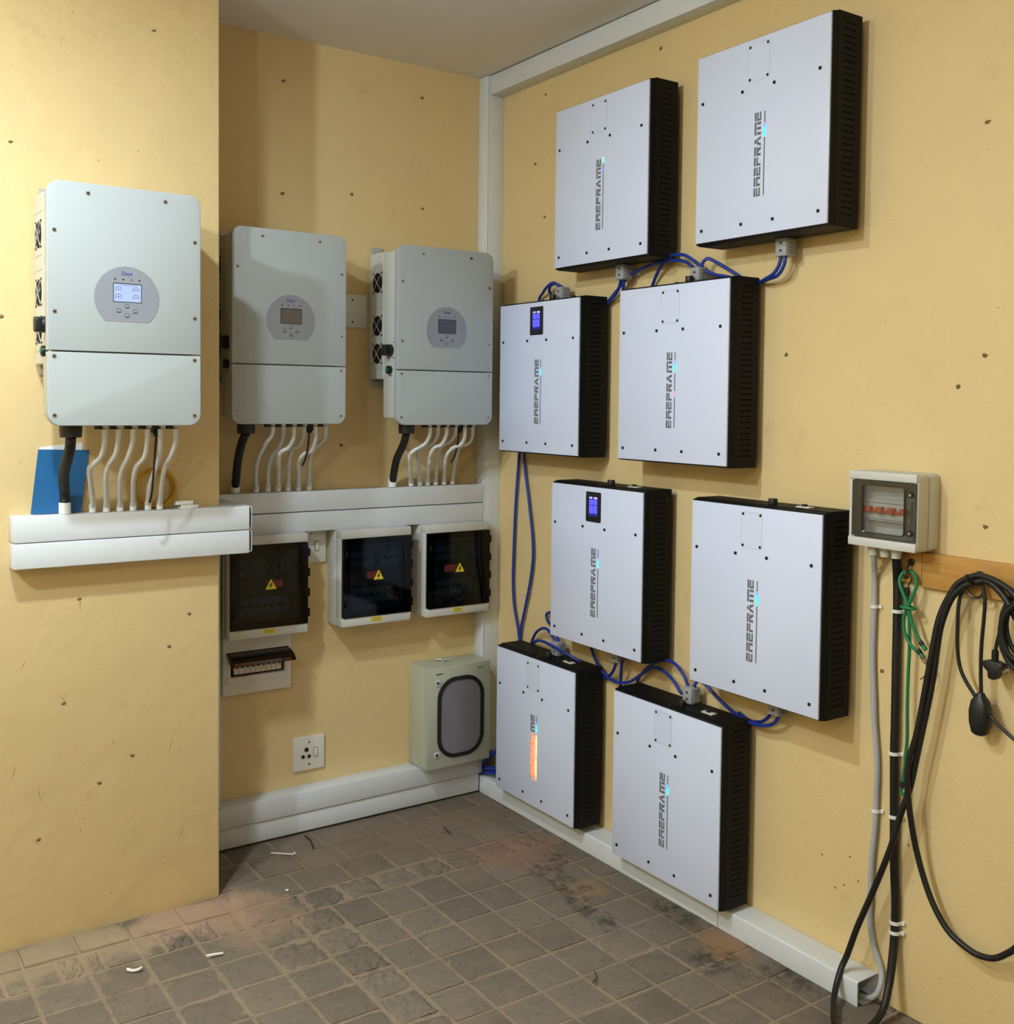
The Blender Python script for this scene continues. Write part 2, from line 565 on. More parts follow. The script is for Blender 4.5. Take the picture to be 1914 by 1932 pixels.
# --- pavers: each one laid as a piece of its own
def paver_mesh(i, rough):
    rnd = random.Random(100 + i + 50 * rough)
    n = 7 if rough else 4
    amp = 0.0034 if rough else 0.0012
    vs, fs = [], []
    for a in range(n + 1):
        for b in range(n + 1):
            x, y = a / n - 0.5, b / n - 0.5
            e = max(abs(x), abs(y))
            j = 0.030 if rough else 0.006
            xx = x * (0.97 if rough else 0.985) + rnd.uniform(-j, j) * (1 if rough or e < .5 else .6)
            yy = y * (0.97 if rough else 0.985) + rnd.uniform(-j, j) * (1 if rough or e < .5 else .6)
            z = rnd.uniform(-amp, amp) - (0.0045 if e > 0.49 else 0.0)
            if rough:
                z -= 0.001
            vs.append((xx, yy, z))
    idx = lambda a, b: a * (n + 1) + b
    for a in range(n):
        for b in range(n):
            fs.append((idx(a, b), idx(a + 1, b), idx(a + 1, b + 1), idx(a, b + 1)))
    rim = [idx(a, 0) for a in range(n)] + [idx(n, b) for b in range(n)] + [idx(n - a, n) for a in range(n)] + [idx(0, n - b) for b in range(n)]
    base = len(vs)
    for k in rim:
        vs.append((vs[k][0] * 1.01, vs[k][1] * 1.01, -0.03))
    m = len(rim)
    for k in range(m):
        fs.append((rim[k], base + k, base + (k + 1) % m, rim[(k + 1) % m]))
    mb = MB().add(vs, fs)
    return mb.mesh('paver_rough' if rough else 'paver', M['paver'], smooth=not rough)


SMOOTH = [paver_mesh(i, 0) for i in range(7)]
ROUGH = [paver_mesh(i, 1) for i in range(7)]


def pave(x0, x1, y0, y1, rough=False, dz=0.0):
    o = link('paver', random.choice(ROUGH if rough else SMOOTH), floor)
    g = 0.011 if not rough else 0.013
    o.location = ((x0 + x1) / 2, (y0 + y1) / 2, dz + random.uniform(-0.0015, 0.0015))
    sx, sy = abs(x1 - x0) - g, abs(y1 - y0) - g
    k = random.choice((0, 2))
    o.scale = (sx if k == 0 else -sx, sy if k == 0 else -sy, 1)
    o.rotation_euler = (random.uniform(-.004, .004), random.uniform(-.004, .004), random.uniform(-.006, .006))


XR = [0.115, -0.03, -0.178, -0.325, -0.472, -0.617, -0.762, -0.912, -1.042]
YR = [-0.664, -0.84, -0.99, -1.145, -1.303, -1.457, -1.612, -1.767, -1.92, -2.075, -2.23, -2.385, -2.54]
for i in range(len(XR) - 1):
    for j in range(len(YR) - 1):
        pave(min(XR[i], -0.002), XR[i + 1], YR[j], YR[j + 1])
for k in range(9):                                             # rough course across the floor
    xa = -0.02 - k * 0.135
    pave(xa, xa - 0.135, -0.53, -0.664, True)
for row, (ya, yb) in enumerate(((-0.06, -0.20), (-0.20, -0.365), (-0.365, -0.53))):
    xa = -0.01 - 0.07 * row
    while xa > -1.25:
        w = random.uniform(0.155, 0.20)
        pave(xa, max(xa - w, -1.31), ya, yb)
        xa -= w
    if row == 0: continue
    if row: pave(-0.003, -0.01 - 0.07 * row, ya, yb)
for k in range(13):                                            # rough column toward the viewer
    ya = -0.664 - k * 0.145
    pave(-1.042, -1.173, ya, ya - 0.145, True)
XL = [-1.173, -1.325, -1.48, -1.64, -1.79, -1.945, -2.10, -2.255, -2.41]
YL = [-0.53, -0.67, -0.82, -0.975, -1.13, -1.285, -1.44, -1.595]
for i in range(len(XL) - 1):
    for j in range(len(YL) - 1):
        if j == 0 and i > 0:
            xm = XL[i] - 0.075 - random.uniform(-.02, .03)
            pave(XL[i], xm, YL[0] - .012, YL[1], i % 2 == 0)
            pave(xm, XL[i + 1], YL[0] - .012, YL[1], i % 2 == 1)
        else:
            pave(XL[i], XL[i + 1], YL[j], YL[j + 1], i == 0 and j < 3)
    if i:
        pave(XL[i], XL[i + 1], -0.405, -0.54, dz=0.004)
pave(-1.173, -1.325, -0.40, -0.53)
rest = MB()                                                    # the field beyond the picture
for i in range(30):
    for j in range(40):
        xa, ya = -0.003 - i * 0.152, -0.405 - j * 0.152
        inside = (xa > -1.16 and ya > -2.53) or (xa > -2.40 and ya > -1.58)
        if inside or (xa - 0.152 > -2.41 and xa < -1.1 and ya > -1.60):
            continue
        if xa - .152 < RX0 or ya - .152 < RY0: continue
        if xa > -1.16 and ya > -2.56: continue
        rest.box(xa - 0.005, xa - 0.147, ya - 0.005, ya - 0.147, -0.02, random.uniform(-.002, .001))
tag(rest.build('paver_field', M['paver'], floor), kind='stuff')


# --- knocks and old screw holes in the plaster
def chip(parent, p, ax, r):
    rnd = random.Random(int(abs(p[0] * 977 + p[1] * 577 + p[2] * 311) * 100))
    n = 9
    poly = [(r * rnd.uniform(.5, 1.2) * math.cos(2 * math.pi * i / n) * 1.3, r * rnd.uniform(.5, 1.1) * math.sin(2 * math.pi * i / n)) for i in range(n)]
    inn = [(a * .4, b * .4) for a, b in poly]
    mb = MB()
    if ax == 'x':
        mb.loft([(p[1] + a, p[2] + b) for a, b in poly], [(p[1] + a, p[2] + b) for a, b in inn], 'x', p[0] + .001, p[0] - 0.0025)
    else:
        mb.loft([(p[0] + a, p[2] + b) for a, b in poly], [(p[0] + a, p[2] + b) for a, b in inn], 'y', p[1] + .001, p[1] - 0.0025)
    mb.build('screw_hole', M['hole_wall'], parent)


for (y, z) in ((-1.038, 2.863), (-.366, 2.86), (-.369, 2.38), (-1.568, 2.505), (-2.264, 2.362), (-1.624, 1.799), (-2.272, 1.777),
               (-2.288, 1.346), (-1.992, .915), (-.30, 2.60), (-2.20, 1.70), (-1.93, .30), (-1.90, .36), (-1.85, .25), (-1.80, .33), (-1.88, .27), (-2.09, .46)):
    chip(wall_right, (0, y, z), 'x', 0.009 if z > .6 else 0.004)
for (x, z) in ((-.942, 2.832), (-.351, 2.869), (-.945, 2.416), (-.347, 2.425), (-.661, 2.446), (-.70, 1.47), (-.665, .80)):
    chip(wall_back, (x, 0, z), 'y', 0.009)
for (x, z) in ((-1.528, 2.788), (-1.939, 2.387), (-1.967, 1.879), (-1.756, 1.031), (-1.484, .851), (-1.803, .716), (-1.874, .311), (-1.60, .52), (-1.70, .45), (-1.42, .95)):
    chip(wall_pillar, (x, PY, z), 'y', 0.008)


# --- rubbed scuffs on the lower pillar
for (xa, za, xb, zb) in ((-1.755, 1.047, -1.753, .99), (-1.814, .749, -1.788, .699), (-1.934, .556, -1.951, .502), (-1.879, .478, -1.867, .424),
                         (-1.442, .259, -1.452, .219), (-1.475, .554, -1.487, .501), (-1.908, .858, -1.92, .838), (-1.664, .581, -1.654, .565),
                         (-1.894, .315, -1.871, .292), (-1.759, .325, -1.753, .304), (-1.727, .435, -1.738, .42)):
    d = Vector((xb - xa, zb - za))
    q = Vector((-d.y, d.x)).normalized() * 0.0016
    MB().prism([(xa, za), ((xa + xb) / 2 + q.x, (za + zb) / 2 + q.y), (xb, zb), ((xa + xb) / 2 - q.x * .6, (za + zb) / 2 - q.y * .6)], 'y', PY + .001, PY - 0.0004).build('scuff_mark', M['scuff'], wall_pillar)


# --- bare lamps on the ceiling above the picture, plus an added fill lamp behind it; the bulbs themselves give the light
def ceiling_lamp(pos, watts, label, r=0.055, flat=False):
    t = thing('ceiling_lamp', (pos[0], pos[1], H), label, 'ceiling lamp', 'bare bulbs on the ceiling')
    MB().cyl((0, 0), 'z', 0.055, -0.02, 0.0, 24).cyl((0, 0), 'z', 0.026, -0.05, -0.02, 20, 0.04).build('lamp_holder', M['trunk'], t, smooth=True)
    d = bpy.data.lights.new('bulb', 'AREA' if flat else 'POINT')       # flat: a disc lamp shining down
    d.energy = watts
    if flat:
        d.shape, d.size = 'DISK', 2 * r
    else:
        d.shadow_soft_size = r
    d.color = LAMP_RGB
    o = bpy.data.objects.new('bulb', d)
    COL.objects.link(o)
    o.parent = t
    o.location = (0, 0, pos[2] - H)


ceiling_lamp(KEY_POS, KEY_W, 'flat disc ceiling lamp nearest the corner', flat=True)
ceiling_lamp(SIDE_POS, SIDE_W, 'bare ceiling bulb further left of the corner')
ceiling_lamp(FILL_POS, FILL_W, 'added fill lamp, unseen, at the back of the room')


PATHS = {
    'c1_0': [[-1.737,-0.64,1.559],[-1.732,-0.618,1.52],[-1.733,-0.586,1.479],[-1.749,-0.565,1.454],[-1.759,-0.55,1.437],[-1.747,-0.512,1.394],[-1.732,-0.469,1.348],[-1.725,-0.438,1.316]],
    'c1_1': [[-1.698,-0.64,1.559],[-1.695,-0.618,1.52],[-1.695,-0.59,1.482],[-1.708,-0.561,1.449],[-1.709,-0.535,1.419],[-1.698,-0.487,1.365],[-1.685,-0.438,1.314]],
    'c1_2': [[-1.657,-0.64,1.558],[-1.654,-0.618,1.519],[-1.657,-0.586,1.477],[-1.666,-0.553,1.439],[-1.665,-0.518,1.399],[-1.655,-0.476,1.354],[-1.645,-0.438,1.315]],
    'c1_3': [[-1.617,-0.64,1.558],[-1.611,-0.612,1.51],[-1.61,-0.582,1.472],[-1.627,-0.556,1.442],[-1.627,-0.525,1.407],[-1.616,-0.474,1.352],[-1.606,-0.438,1.315]],
    'c1_4': [[-1.58,-0.64,1.558],[-1.572,-0.612,1.51],[-1.566,-0.577,1.467],[-1.57,-0.535,1.419],[-1.572,-0.497,1.378],[-1.567,-0.463,1.341],[-1.561,-0.438,1.315]],
    'c1_5': [[-1.536,-0.64,1.558],[-1.529,-0.617,1.518],[-1.532,-0.588,1.479],[-1.542,-0.558,1.444],[-1.539,-0.514,1.395],[-1.531,-0.47,1.349],[-1.525,-0.438,1.315]],
    'k1': [[-1.825,-0.62,1.537],[-1.823,-0.601,1.497],[-1.823,-0.554,1.455],[-1.819,-0.5,1.411],[-1.806,-0.448,1.358],[-1.804,-0.438,1.328]],
    'c2_0': [[-1.075,-0.242,1.553],[-1.076,-0.231,1.52],[-1.091,-0.209,1.487],[-1.1,-0.167,1.435],[-1.094,-0.127,1.394],[-1.077,-0.08,1.351],[-1.058,-0.036,1.313]],
    'c2_1': [[-1.038,-0.242,1.553],[-1.02,-0.196,1.513],[-1.021,-0.159,1.472],[-1.036,-0.13,1.438],[-1.034,-0.093,1.39],[-1.013,-0.036,1.311]],
    'c2_2': [[-0.998,-0.242,1.553],[-0.992,-0.224,1.508],[-1.0,-0.201,1.474],[-1.024,-0.187,1.457],[-1.021,-0.161,1.428],[-0.973,-0.036,1.31]],
    'c2_3': [[-0.958,-0.242,1.553],[-0.942,-0.196,1.512],[-0.946,-0.164,1.477],[-0.966,-0.155,1.466],[-0.964,-0.121,1.424],[-0.934,-0.036,1.308]],
    'c2_4': [[-0.916,-0.242,1.552],[-0.906,-0.22,1.501],[-0.907,-0.191,1.461],[-0.934,-0.179,1.446],[-0.938,-0.15,1.414],[-0.893,-0.036,1.307]],
    'c2_5': [[-0.876,-0.242,1.552],[-0.857,-0.195,1.511],[-0.866,-0.174,1.488],[-0.885,-0.15,1.458],[-0.885,-0.121,1.422],[-0.85,-0.036,1.305]],
    'c3_0': [[-0.441,-0.242,1.552],[-0.435,-0.228,1.514],[-0.443,-0.206,1.48],[-0.476,-0.187,1.456],[-0.488,-0.169,1.434],[-0.458,-0.118,1.382],[-0.409,-0.036,1.307]],
    'c3_1': [[-0.406,-0.242,1.552],[-0.382,-0.198,1.513],[-0.388,-0.166,1.478],[-0.428,-0.151,1.46],[-0.429,-0.128,1.431],[-0.4,-0.083,1.373],[-0.369,-0.036,1.306]],
    'c3_2': [[-0.368,-0.242,1.552],[-0.36,-0.228,1.514],[-0.368,-0.204,1.476],[-0.396,-0.192,1.461],[-0.393,-0.156,1.42],[-0.332,-0.036,1.304]],
    'c3_3': [[-0.326,-0.242,1.551],[-0.302,-0.197,1.512],[-0.313,-0.171,1.484],[-0.337,-0.158,1.468],[-0.34,-0.132,1.436],[-0.317,-0.082,1.37],[-0.295,-0.036,1.303]],
    'c3_4': [[-0.284,-0.242,1.551],[-0.274,-0.225,1.507],[-0.279,-0.205,1.475],[-0.314,-0.191,1.457],[-0.319,-0.157,1.418],[-0.255,-0.036,1.302]],
    'c3_5': [[-0.248,-0.242,1.551],[-0.217,-0.192,1.505],[-0.223,-0.167,1.476],[-0.253,-0.156,1.463],[-0.25,-0.122,1.421],[-0.234,-0.078,1.361],[-0.215,-0.036,1.3]],
    'k2': [[-1.172,-0.222,1.537],[-1.171,-0.19,1.487],[-1.152,-0.099,1.416],[-1.138,-0.036,1.336]],
    'k3': [[-0.537,-0.222,1.533],[-0.526,-0.185,1.478],[-0.512,-0.103,1.413],[-0.494,-0.036,1.329]],
    'b3a': [[-0.055,-0.55,2.07],[-0.055,-0.537,2.093],[-0.052,-0.502,2.106],[-0.045,-0.454,2.095],[-0.03,-0.404,2.074],[-0.016,-0.356,2.042],[-0.014,-0.314,1.879],[-0.014,-0.256,1.578],[-0.016,-0.235,1.439],[-0.016,-0.212,1.232],[-0.016,-0.201,1.031],[-0.016,-0.198,0.905],[-0.016,-0.209,0.806],[-0.016,-0.235,0.725],[-0.016,-0.252,0.661],[-0.016,-0.256,0.639]],
    'b3b': [[-0.055,-0.576,2.066],[-0.055,-0.555,2.088],[-0.052,-0.512,2.101],[-0.045,-0.473,2.094],[-0.03,-0.448,2.076],[-0.016,-0.447,2.046],[-0.014,-0.416,1.875],[-0.014,-0.32,1.579],[-0.016,-0.269,1.441],[-0.016,-0.307,1.24],[-0.016,-0.332,1.12],[-0.016,-0.339,1.023],[-0.016,-0.322,0.923],[-0.016,-0.286,0.804],[-0.016,-0.257,0.71],[-0.016,-0.257,0.662],[-0.016,-0.258,0.64]],
    'b1a': [[-0.055,-0.906,2.08],[-0.05,-0.898,2.064],[-0.04,-0.867,2.037],[-0.028,-0.818,2.016],[-0.016,-0.761,1.988],[-0.014,-0.733,1.951]],
    'b1b': [[-0.055,-0.925,2.079],[-0.045,-0.913,2.058],[-0.025,-0.885,2.032],[-0.014,-0.869,1.992]],
    'b4a': [[-0.055,-1.28,2.076],[-0.055,-1.267,2.094],[-0.055,-1.241,2.11],[-0.05,-1.192,2.121],[-0.04,-1.115,2.126],[-0.035,-1.042,2.121],[-0.035,-0.964,2.104],[-0.03,-0.894,2.074],[-0.025,-0.839,2.04],[-0.018,-0.789,2.01],[-0.014,-0.75,1.972]],
    'b4b': [[-0.055,-1.315,2.076],[-0.055,-1.315,2.098],[-0.052,-1.327,2.111],[-0.045,-1.34,2.111],[-0.035,-1.377,2.09],[-0.025,-1.42,2.064],[-0.016,-1.457,2.039],[-0.014,-1.5,2.006]],
    'b2a': [[-0.014,-1.024,2.033],[-0.016,-1.034,2.055],[-0.025,-1.062,2.085],[-0.04,-1.104,2.113],[-0.05,-1.148,2.133],[-0.055,-1.19,2.14],[-0.055,-1.24,2.131],[-0.05,-1.277,2.108],[-0.045,-1.307,2.085],[-0.035,-1.345,2.063],[-0.03,-1.393,2.052],[-0.025,-1.446,2.039],[-0.025,-1.497,2.026],[-0.03,-1.545,2.023],[-0.045,-1.571,2.025],[-0.055,-1.615,2.037],[-0.055,-1.637,2.059],[-0.055,-1.643,2.089]],
    'b2b': [[-0.014,-1.475,2.008],[-0.018,-1.509,2.021],[-0.025,-1.546,2.023],[-0.04,-1.584,2.026],[-0.05,-1.628,2.032],[-0.055,-1.655,2.055],[-0.055,-1.664,2.087]],
    'b7a': [[-0.055,-0.538,0.728],[-0.055,-0.519,0.75],[-0.05,-0.484,0.762],[-0.045,-0.445,0.756],[-0.035,-0.394,0.73],[-0.022,-0.352,0.693],[-0.014,-0.322,0.657]],
    'b7b': [[-0.055,-0.572,0.735],[-0.045,-0.542,0.749],[-0.03,-0.492,0.769],[-0.02,-0.45,0.784],[-0.018,-0.437,0.801],[-0.018,-0.447,0.815],[-0.016,-0.492,0.825],[-0.014,-0.552,0.825]],
    'b7c': [[-0.014,-0.32,0.652],[-0.025,-0.348,0.673],[-0.05,-0.408,0.699],[-0.075,-0.487,0.718],[-0.085,-0.572,0.716],[-0.075,-0.636,0.702],[-0.05,-0.686,0.679],[-0.02,-0.722,0.65],[-0.016,-0.789,0.633],[-0.03,-0.847,0.654],[-0.05,-0.898,0.692],[-0.055,-0.918,0.736],[-0.055,-0.92,0.749]],
    'b5a': [[-0.055,-0.948,0.755],[-0.055,-0.947,0.733],[-0.045,-0.931,0.69],[-0.025,-0.906,0.642],[-0.014,-0.891,0.61]],
    'b8a': [[-0.02,-0.72,0.741],[-0.022,-0.736,0.721],[-0.025,-0.759,0.695],[-0.03,-0.802,0.664],[-0.03,-0.848,0.645],[-0.03,-0.902,0.642],[-0.03,-0.962,0.658],[-0.035,-1.025,0.697],[-0.04,-1.074,0.728],[-0.045,-1.117,0.743],[-0.05,-1.171,0.738],[-0.055,-1.225,0.714],[-0.06,-1.26,0.69],[-0.06,-1.283,0.674]],
    'b8b': [[-0.014,-0.98,0.631],[-0.018,-0.989,0.66],[-0.025,-1.011,0.689],[-0.03,-1.051,0.725],[-0.035,-1.105,0.759],[-0.04,-1.153,0.776],[-0.045,-1.195,0.78],[-0.05,-1.235,0.768],[-0.055,-1.267,0.746],[-0.055,-1.283,0.721]],
    'b8c': [[-0.055,-1.312,0.723],[-0.05,-1.315,0.737],[-0.045,-1.327,0.745],[-0.035,-1.345,0.735],[-0.03,-1.384,0.709],[-0.03,-1.439,0.683],[-0.035,-1.504,0.665],[-0.04,-1.566,0.663],[-0.045,-1.615,0.672],[-0.05,-1.652,0.69],[-0.055,-1.674,0.717],[-0.055,-1.681,0.735],[-0.055,-1.683,0.746]],
    'b6b': [[-0.014,-1.472,0.671],[-0.02,-1.525,0.66],[-0.03,-1.579,0.672],[-0.04,-1.615,0.694],[-0.05,-1.641,0.719],[-0.055,-1.654,0.735],[-0.055,-1.655,0.746]],
    't1': [[-0.078,-0.079,0.114],[-0.075,-0.111,0.142],[-0.07,-0.159,0.189],[-0.06,-0.183,0.216]],
    't2': [[-0.078,-0.079,0.097],[-0.078,-0.122,0.111],[-0.075,-0.171,0.122],[-0.06,-0.196,0.132]],
    't3': [[-0.078,-0.079,0.078],[-0.078,-0.122,0.092],[-0.075,-0.171,0.102],[-0.06,-0.196,0.105]],
    'grey': [[-0.055,-1.996,1.25],[-0.05,-1.993,1.233],[-0.025,-1.977,1.2],[-0.012,-1.969,1.161],[-0.012,-1.97,1.093],[-0.012,-1.968,1.016],[-0.012,-1.969,0.934],[-0.012,-1.975,0.852],[-0.012,-1.98,0.77],[-0.012,-1.988,0.704],[-0.012,-1.993,0.642],[-0.012,-1.992,0.578],[-0.012,-1.992,0.526],[-0.012,-1.99,0.471],[-0.012,-1.984,0.405],[-0.012,-1.981,0.339],[-0.012,-1.98,0.274],[-0.012,-1.981,0.21],[-0.012,-1.994,0.151],[-0.012,-2.015,0.105],[-0.02,-2.034,0.073],[-0.04,-2.043,0.045],[-0.05,-2.027,0.018],[-0.045,-1.983,-0.003]],
    'black': [[-0.055,-2.067,1.243],[-0.04,-2.059,1.221],[-0.018,-2.046,1.181],[-0.016,-2.047,1.113],[-0.016,-2.048,0.951],[-0.016,-2.049,0.788],[-0.016,-2.049,0.704],[-0.016,-2.053,0.556],[-0.016,-2.057,0.411],[-0.016,-2.064,0.308],[-0.016,-2.065,0.229],[-0.03,-2.072,0.156],[-0.055,-2.083,0.085],[-0.1,-2.099,0.04]],
    'black2': [[-0.1,-1.966,-0.007],[-0.085,-1.95,0.045],[-0.075,-1.955,0.118],[-0.07,-1.982,0.205],[-0.065,-2.015,0.293],[-0.065,-2.052,0.387],[-0.065,-2.083,0.473],[-0.06,-2.105,0.562],[-0.055,-2.127,0.637],[-0.055,-2.143,0.714],[-0.055,-2.161,0.804],[-0.055,-2.175,0.874],[-0.055,-2.188,0.951],[-0.055,-2.197,1.026],[-0.055,-2.206,1.085],[-0.055,-2.225,1.142],[-0.055,-2.244,1.175],[-0.05,-2.273,1.202],[-0.045,-2.306,1.214],[-0.045,-2.319,1.218],[-0.05,-2.343,1.212],[-0.055,-2.367,1.197],[-0.06,-2.391,1.175],[-0.06,-2.412,1.14]],
    'thin': [[-0.045,-2.317,0.932],[-0.045,-2.314,0.992],[-0.045,-2.314,1.054],[-0.045,-2.318,1.117],[-0.045,-2.32,1.166],[-0.04,-2.311,1.197],[-0.035,-2.297,1.214],[-0.035,-2.28,1.214],[-0.035,-2.259,1.196],[-0.04,-2.251,1.172],[-0.045,-2.248,1.142],[-0.045,-2.247,1.091],[-0.045,-2.249,1.029],[-0.045,-2.258,0.985],[-0.045,-2.276,0.954],[-0.045,-2.302,0.923]],
    'thintail': [[-0.045,-2.342,0.885],[-0.045,-2.355,0.875],[-0.045,-2.371,0.863],[-0.045,-2.406,0.843],[-0.045,-2.428,0.834]],
    'green1': [[-0.04,-2.141,0.997],[-0.04,-2.123,1.005],[-0.04,-2.103,1.022],[-0.04,-2.087,1.05],[-0.04,-2.085,1.081],[-0.04,-2.095,1.111],[-0.04,-2.11,1.145],[-0.035,-2.117,1.173],[-0.03,-2.11,1.199],[-0.028,-2.092,1.208],[-0.03,-2.073,1.202],[-0.035,-2.066,1.183],[-0.04,-2.074,1.163],[-0.042,-2.093,1.131],[-0.042,-2.103,1.104],[-0.042,-2.113,1.075],[-0.042,-2.127,1.046],[-0.042,-2.148,1.02]],
    'green2': [[-0.03,-2.086,1.152],[-0.03,-2.092,1.121],[-0.03,-2.096,1.062],[-0.03,-2.098,1.003],[-0.03,-2.096,0.923],[-0.03,-2.096,0.843],[-0.03,-2.098,0.763],[-0.03,-2.096,0.729],[-0.03,-2.093,0.683],[-0.03,-2.087,0.628],[-0.03,-2.085,0.611],[-0.03,-2.09,0.618]],
    'lead': [[-0.06,-2.416,1.183],[-0.06,-2.404,1.198],[-0.055,-2.379,1.212],[-0.05,-2.343,1.224],[-0.045,-2.305,1.228],[-0.045,-2.281,1.222],[-0.05,-2.247,1.2],[-0.055,-2.217,1.166],[-0.055,-2.196,1.127],[-0.065,-2.192,1.049],[-0.065,-2.181,0.977],[-0.065,-2.166,0.889],[-0.065,-2.152,0.799],[-0.07,-2.145,0.782],[-0.07,-2.134,0.723],[-0.07,-2.13,0.653],[-0.06,-2.135,0.567],[-0.05,-2.146,0.488],[-0.045,-2.168,0.414],[-0.045,-2.201,0.35],[-0.045,-2.242,0.303],[-0.045,-2.281,0.284],[-0.045,-2.324,0.275],[-0.045,-2.368,0.284],[-0.045,-2.403,0.311],[-0.045,-2.433,0.346]],
    'plugc': [[-0.05,-2.369,1.117],[-0.05,-2.36,1.081],[-0.05,-2.354,1.05]],
}

# ------------------------------------------------------------------ cable trunking
def hollow(mb, ax, a0, a1, u0, u1, v0, v1, t=0.003, rim=0.0):
    """Rectangular hollow section running along ax from a0 to a1."""
    mb.ring(rrect(u0, u1, v0, v1, .006, 4), rrect(u0 + t, u1 - t, v0 + t, v1 - t, .004, 4), ax, a0, a1)
    return mb


def trunking(name, label, parts):
    """parts: (part name, builder) each its own mesh, in world metres."""
    t = thing(name, (0, 0, 0), label, 'trunking', 'white cable trunking')
    for pn, mb, bev in parts:
        mb.build(pn, M['trunk'], t, bevel=bev, seg=2, smooth=True)
    return t


# alcove wall, pair of runs under the inverters (body and clip-on lid of each run)
trunking('cable_trunking', 'upper white trunking run under the two alcove inverters, conduits rising from its top', [
    ('channel', MB().box(-1.30, -0.083, 0, -0.062, 1.226, 1.300), .002), ('lid', MB().box(-1.30, -0.083, -0.062, -0.070, 1.2255, 1.302), .004)])
trunking('cable_trunking', 'lower white trunking run right above the three smoked-door boxes', [
    ('channel', MB().box(-1.30, -0.083, 0, -0.062, 1.149, 1.222), .002), ('lid', MB().box(-1.30, -0.083, -0.062, -0.070, 1.148, 1.2225), .004)])
# pillar pair, plus the returns that run back along the pillar's side
for (z0, z1, lab, lab2) in ((1.222, 1.298, 'upper white trunking run on the pillar with conduits and brochure standing on it',
                             'upper short trunking return on the side of the pillar'),
                            (1.145, 1.219, 'lower white trunking run on the pillar, casting the shadow beneath it',
                             'lower short trunking return on the side of the pillar')):
    trunking('cable_trunking', lab, [('channel', MB().box(-1.952, -1.3205, PY, PY - .060, z0, z1 - .001), .002),
                                     ('lid', MB().box(-1.950, -1.2445, PY - .060, PY - .072, z0 - .001, z1), .004)])
    trunking('cable_trunking', lab2, [('channel', hollow(MB(), 'y', PY - 0.0595, -0.072, PX + 0.001, -1.232, z0 + .001, z1 - .001, 0.003), 0)])
# corner riser, ceiling run, floor runs
trunking('cable_trunking', 'tall white trunking standing in the corner from ceiling to floor trunking', [
    ('channel', MB().box(-0.074, 0, 0, -0.069, 0.162, H - .002), .002), ('lid', MB().box(-0.081, -0.073, -0.0005, -0.070, 0.162, H - .002), .004)])
trunking('cable_trunking', 'white trunking running along the ceiling above the batteries', [
    ('channel', MB().box(-0.062, 0, -0.072, -4.2, 2.914, H - .004), .002), ('lid', MB().box(-0.062, -0.070, -0.072, -4.2, 2.913, H - .004), .004)])
trunking('cable_trunking', 'upper floor-level trunking under the socket, ending below the grey-green box', [
    ('channel', MB().box(-1.30, -0.083, 0, -0.072, 0.082, 0.158), .002), ('lid', MB().box(-1.30, -0.083, -0.072, -0.081, 0.080, 0.160), .004)])
trunking('cable_trunking', 'lowest trunking on the floor along the alcove wall', [
    ('channel', MB().box(-1.30, -0.094, 0, -0.066, 0.003, 0.077), .002), ('lid', MB().box(-1.30, -0.094, -0.066, -0.074, 0.004, 0.078), .004)])
trunking('cable_trunking', 'narrow upright trunking half hidden behind the pillar edge', [
    ('channel', MB().box(-1.30, -1.212, 0, -0.070, 0.162, 1.146), .002), ('lid', MB().box(-1.30, -1.207, -0.070, -0.080, 0.162, 1.146), .003)])
tr = trunking('cable_trunking', 'long floor trunking under the batteries with an open end', [
    ('channel', hollow(MB(), 'y', -0.076, -1.474, -0.093, -0.0005, -0.003, 0.070, .003), 0),
    ('channel', hollow(MB(), 'y', -1.477, -2.006, -0.093, -0.0005, -0.003, 0.070, .003), 0)])


# ------------------------------------------------------------------ inverters
def screw_mesh(r, h, mats, ax):
    mb = MB()
    s = -1
    mb.cyl((0, 0), ax, r, 0.001, s * h, 12)
    mb.cur = 1
    mb.cyl((0, 0), ax, r * 0.5, s * h * 0.9, s * (h + 0.0004), 6)
    return mb.mesh('screw', mats)


INV_SCREW = screw_mesh(0.0058, 0.0012, [M['steel'], M['hole']], 'y')
BAT_SCREW = screw_mesh(0.0052, 0.0022, [M['blackp'], M['hole']], 'x')
BAT_SCREW_S = screw_mesh(0.0042, 0.0018, [M['blackp'], M['hole']], 'x')


def text_mesh(body, size):
    cu = bpy.data.curves.new('lettering', 'FONT')
    cu.body = body
    cu.size = size
    cu.offset = size * 0.012
    o = bpy.data.objects.new('lettering', cu)
    COL.objects.link(o)
    dg = bpy.context.evaluated_depsgraph_get()
    me = bpy.data.meshes.new_from_object(o.evaluated_get(dg))
    bpy.data.objects.remove(o)
    bpy.data.curves.remove(cu)
    return me


def logo_text(body, size, material, parent, loc, rot, stretch=1.0):
    me = text_mesh(body, size)
    me.materials.clear()
    me.materials.append(material)
    o = link('lettering', me, parent, loc)
    o.rotation_euler = rot
    o.scale = (stretch, 1, 1)
    return o


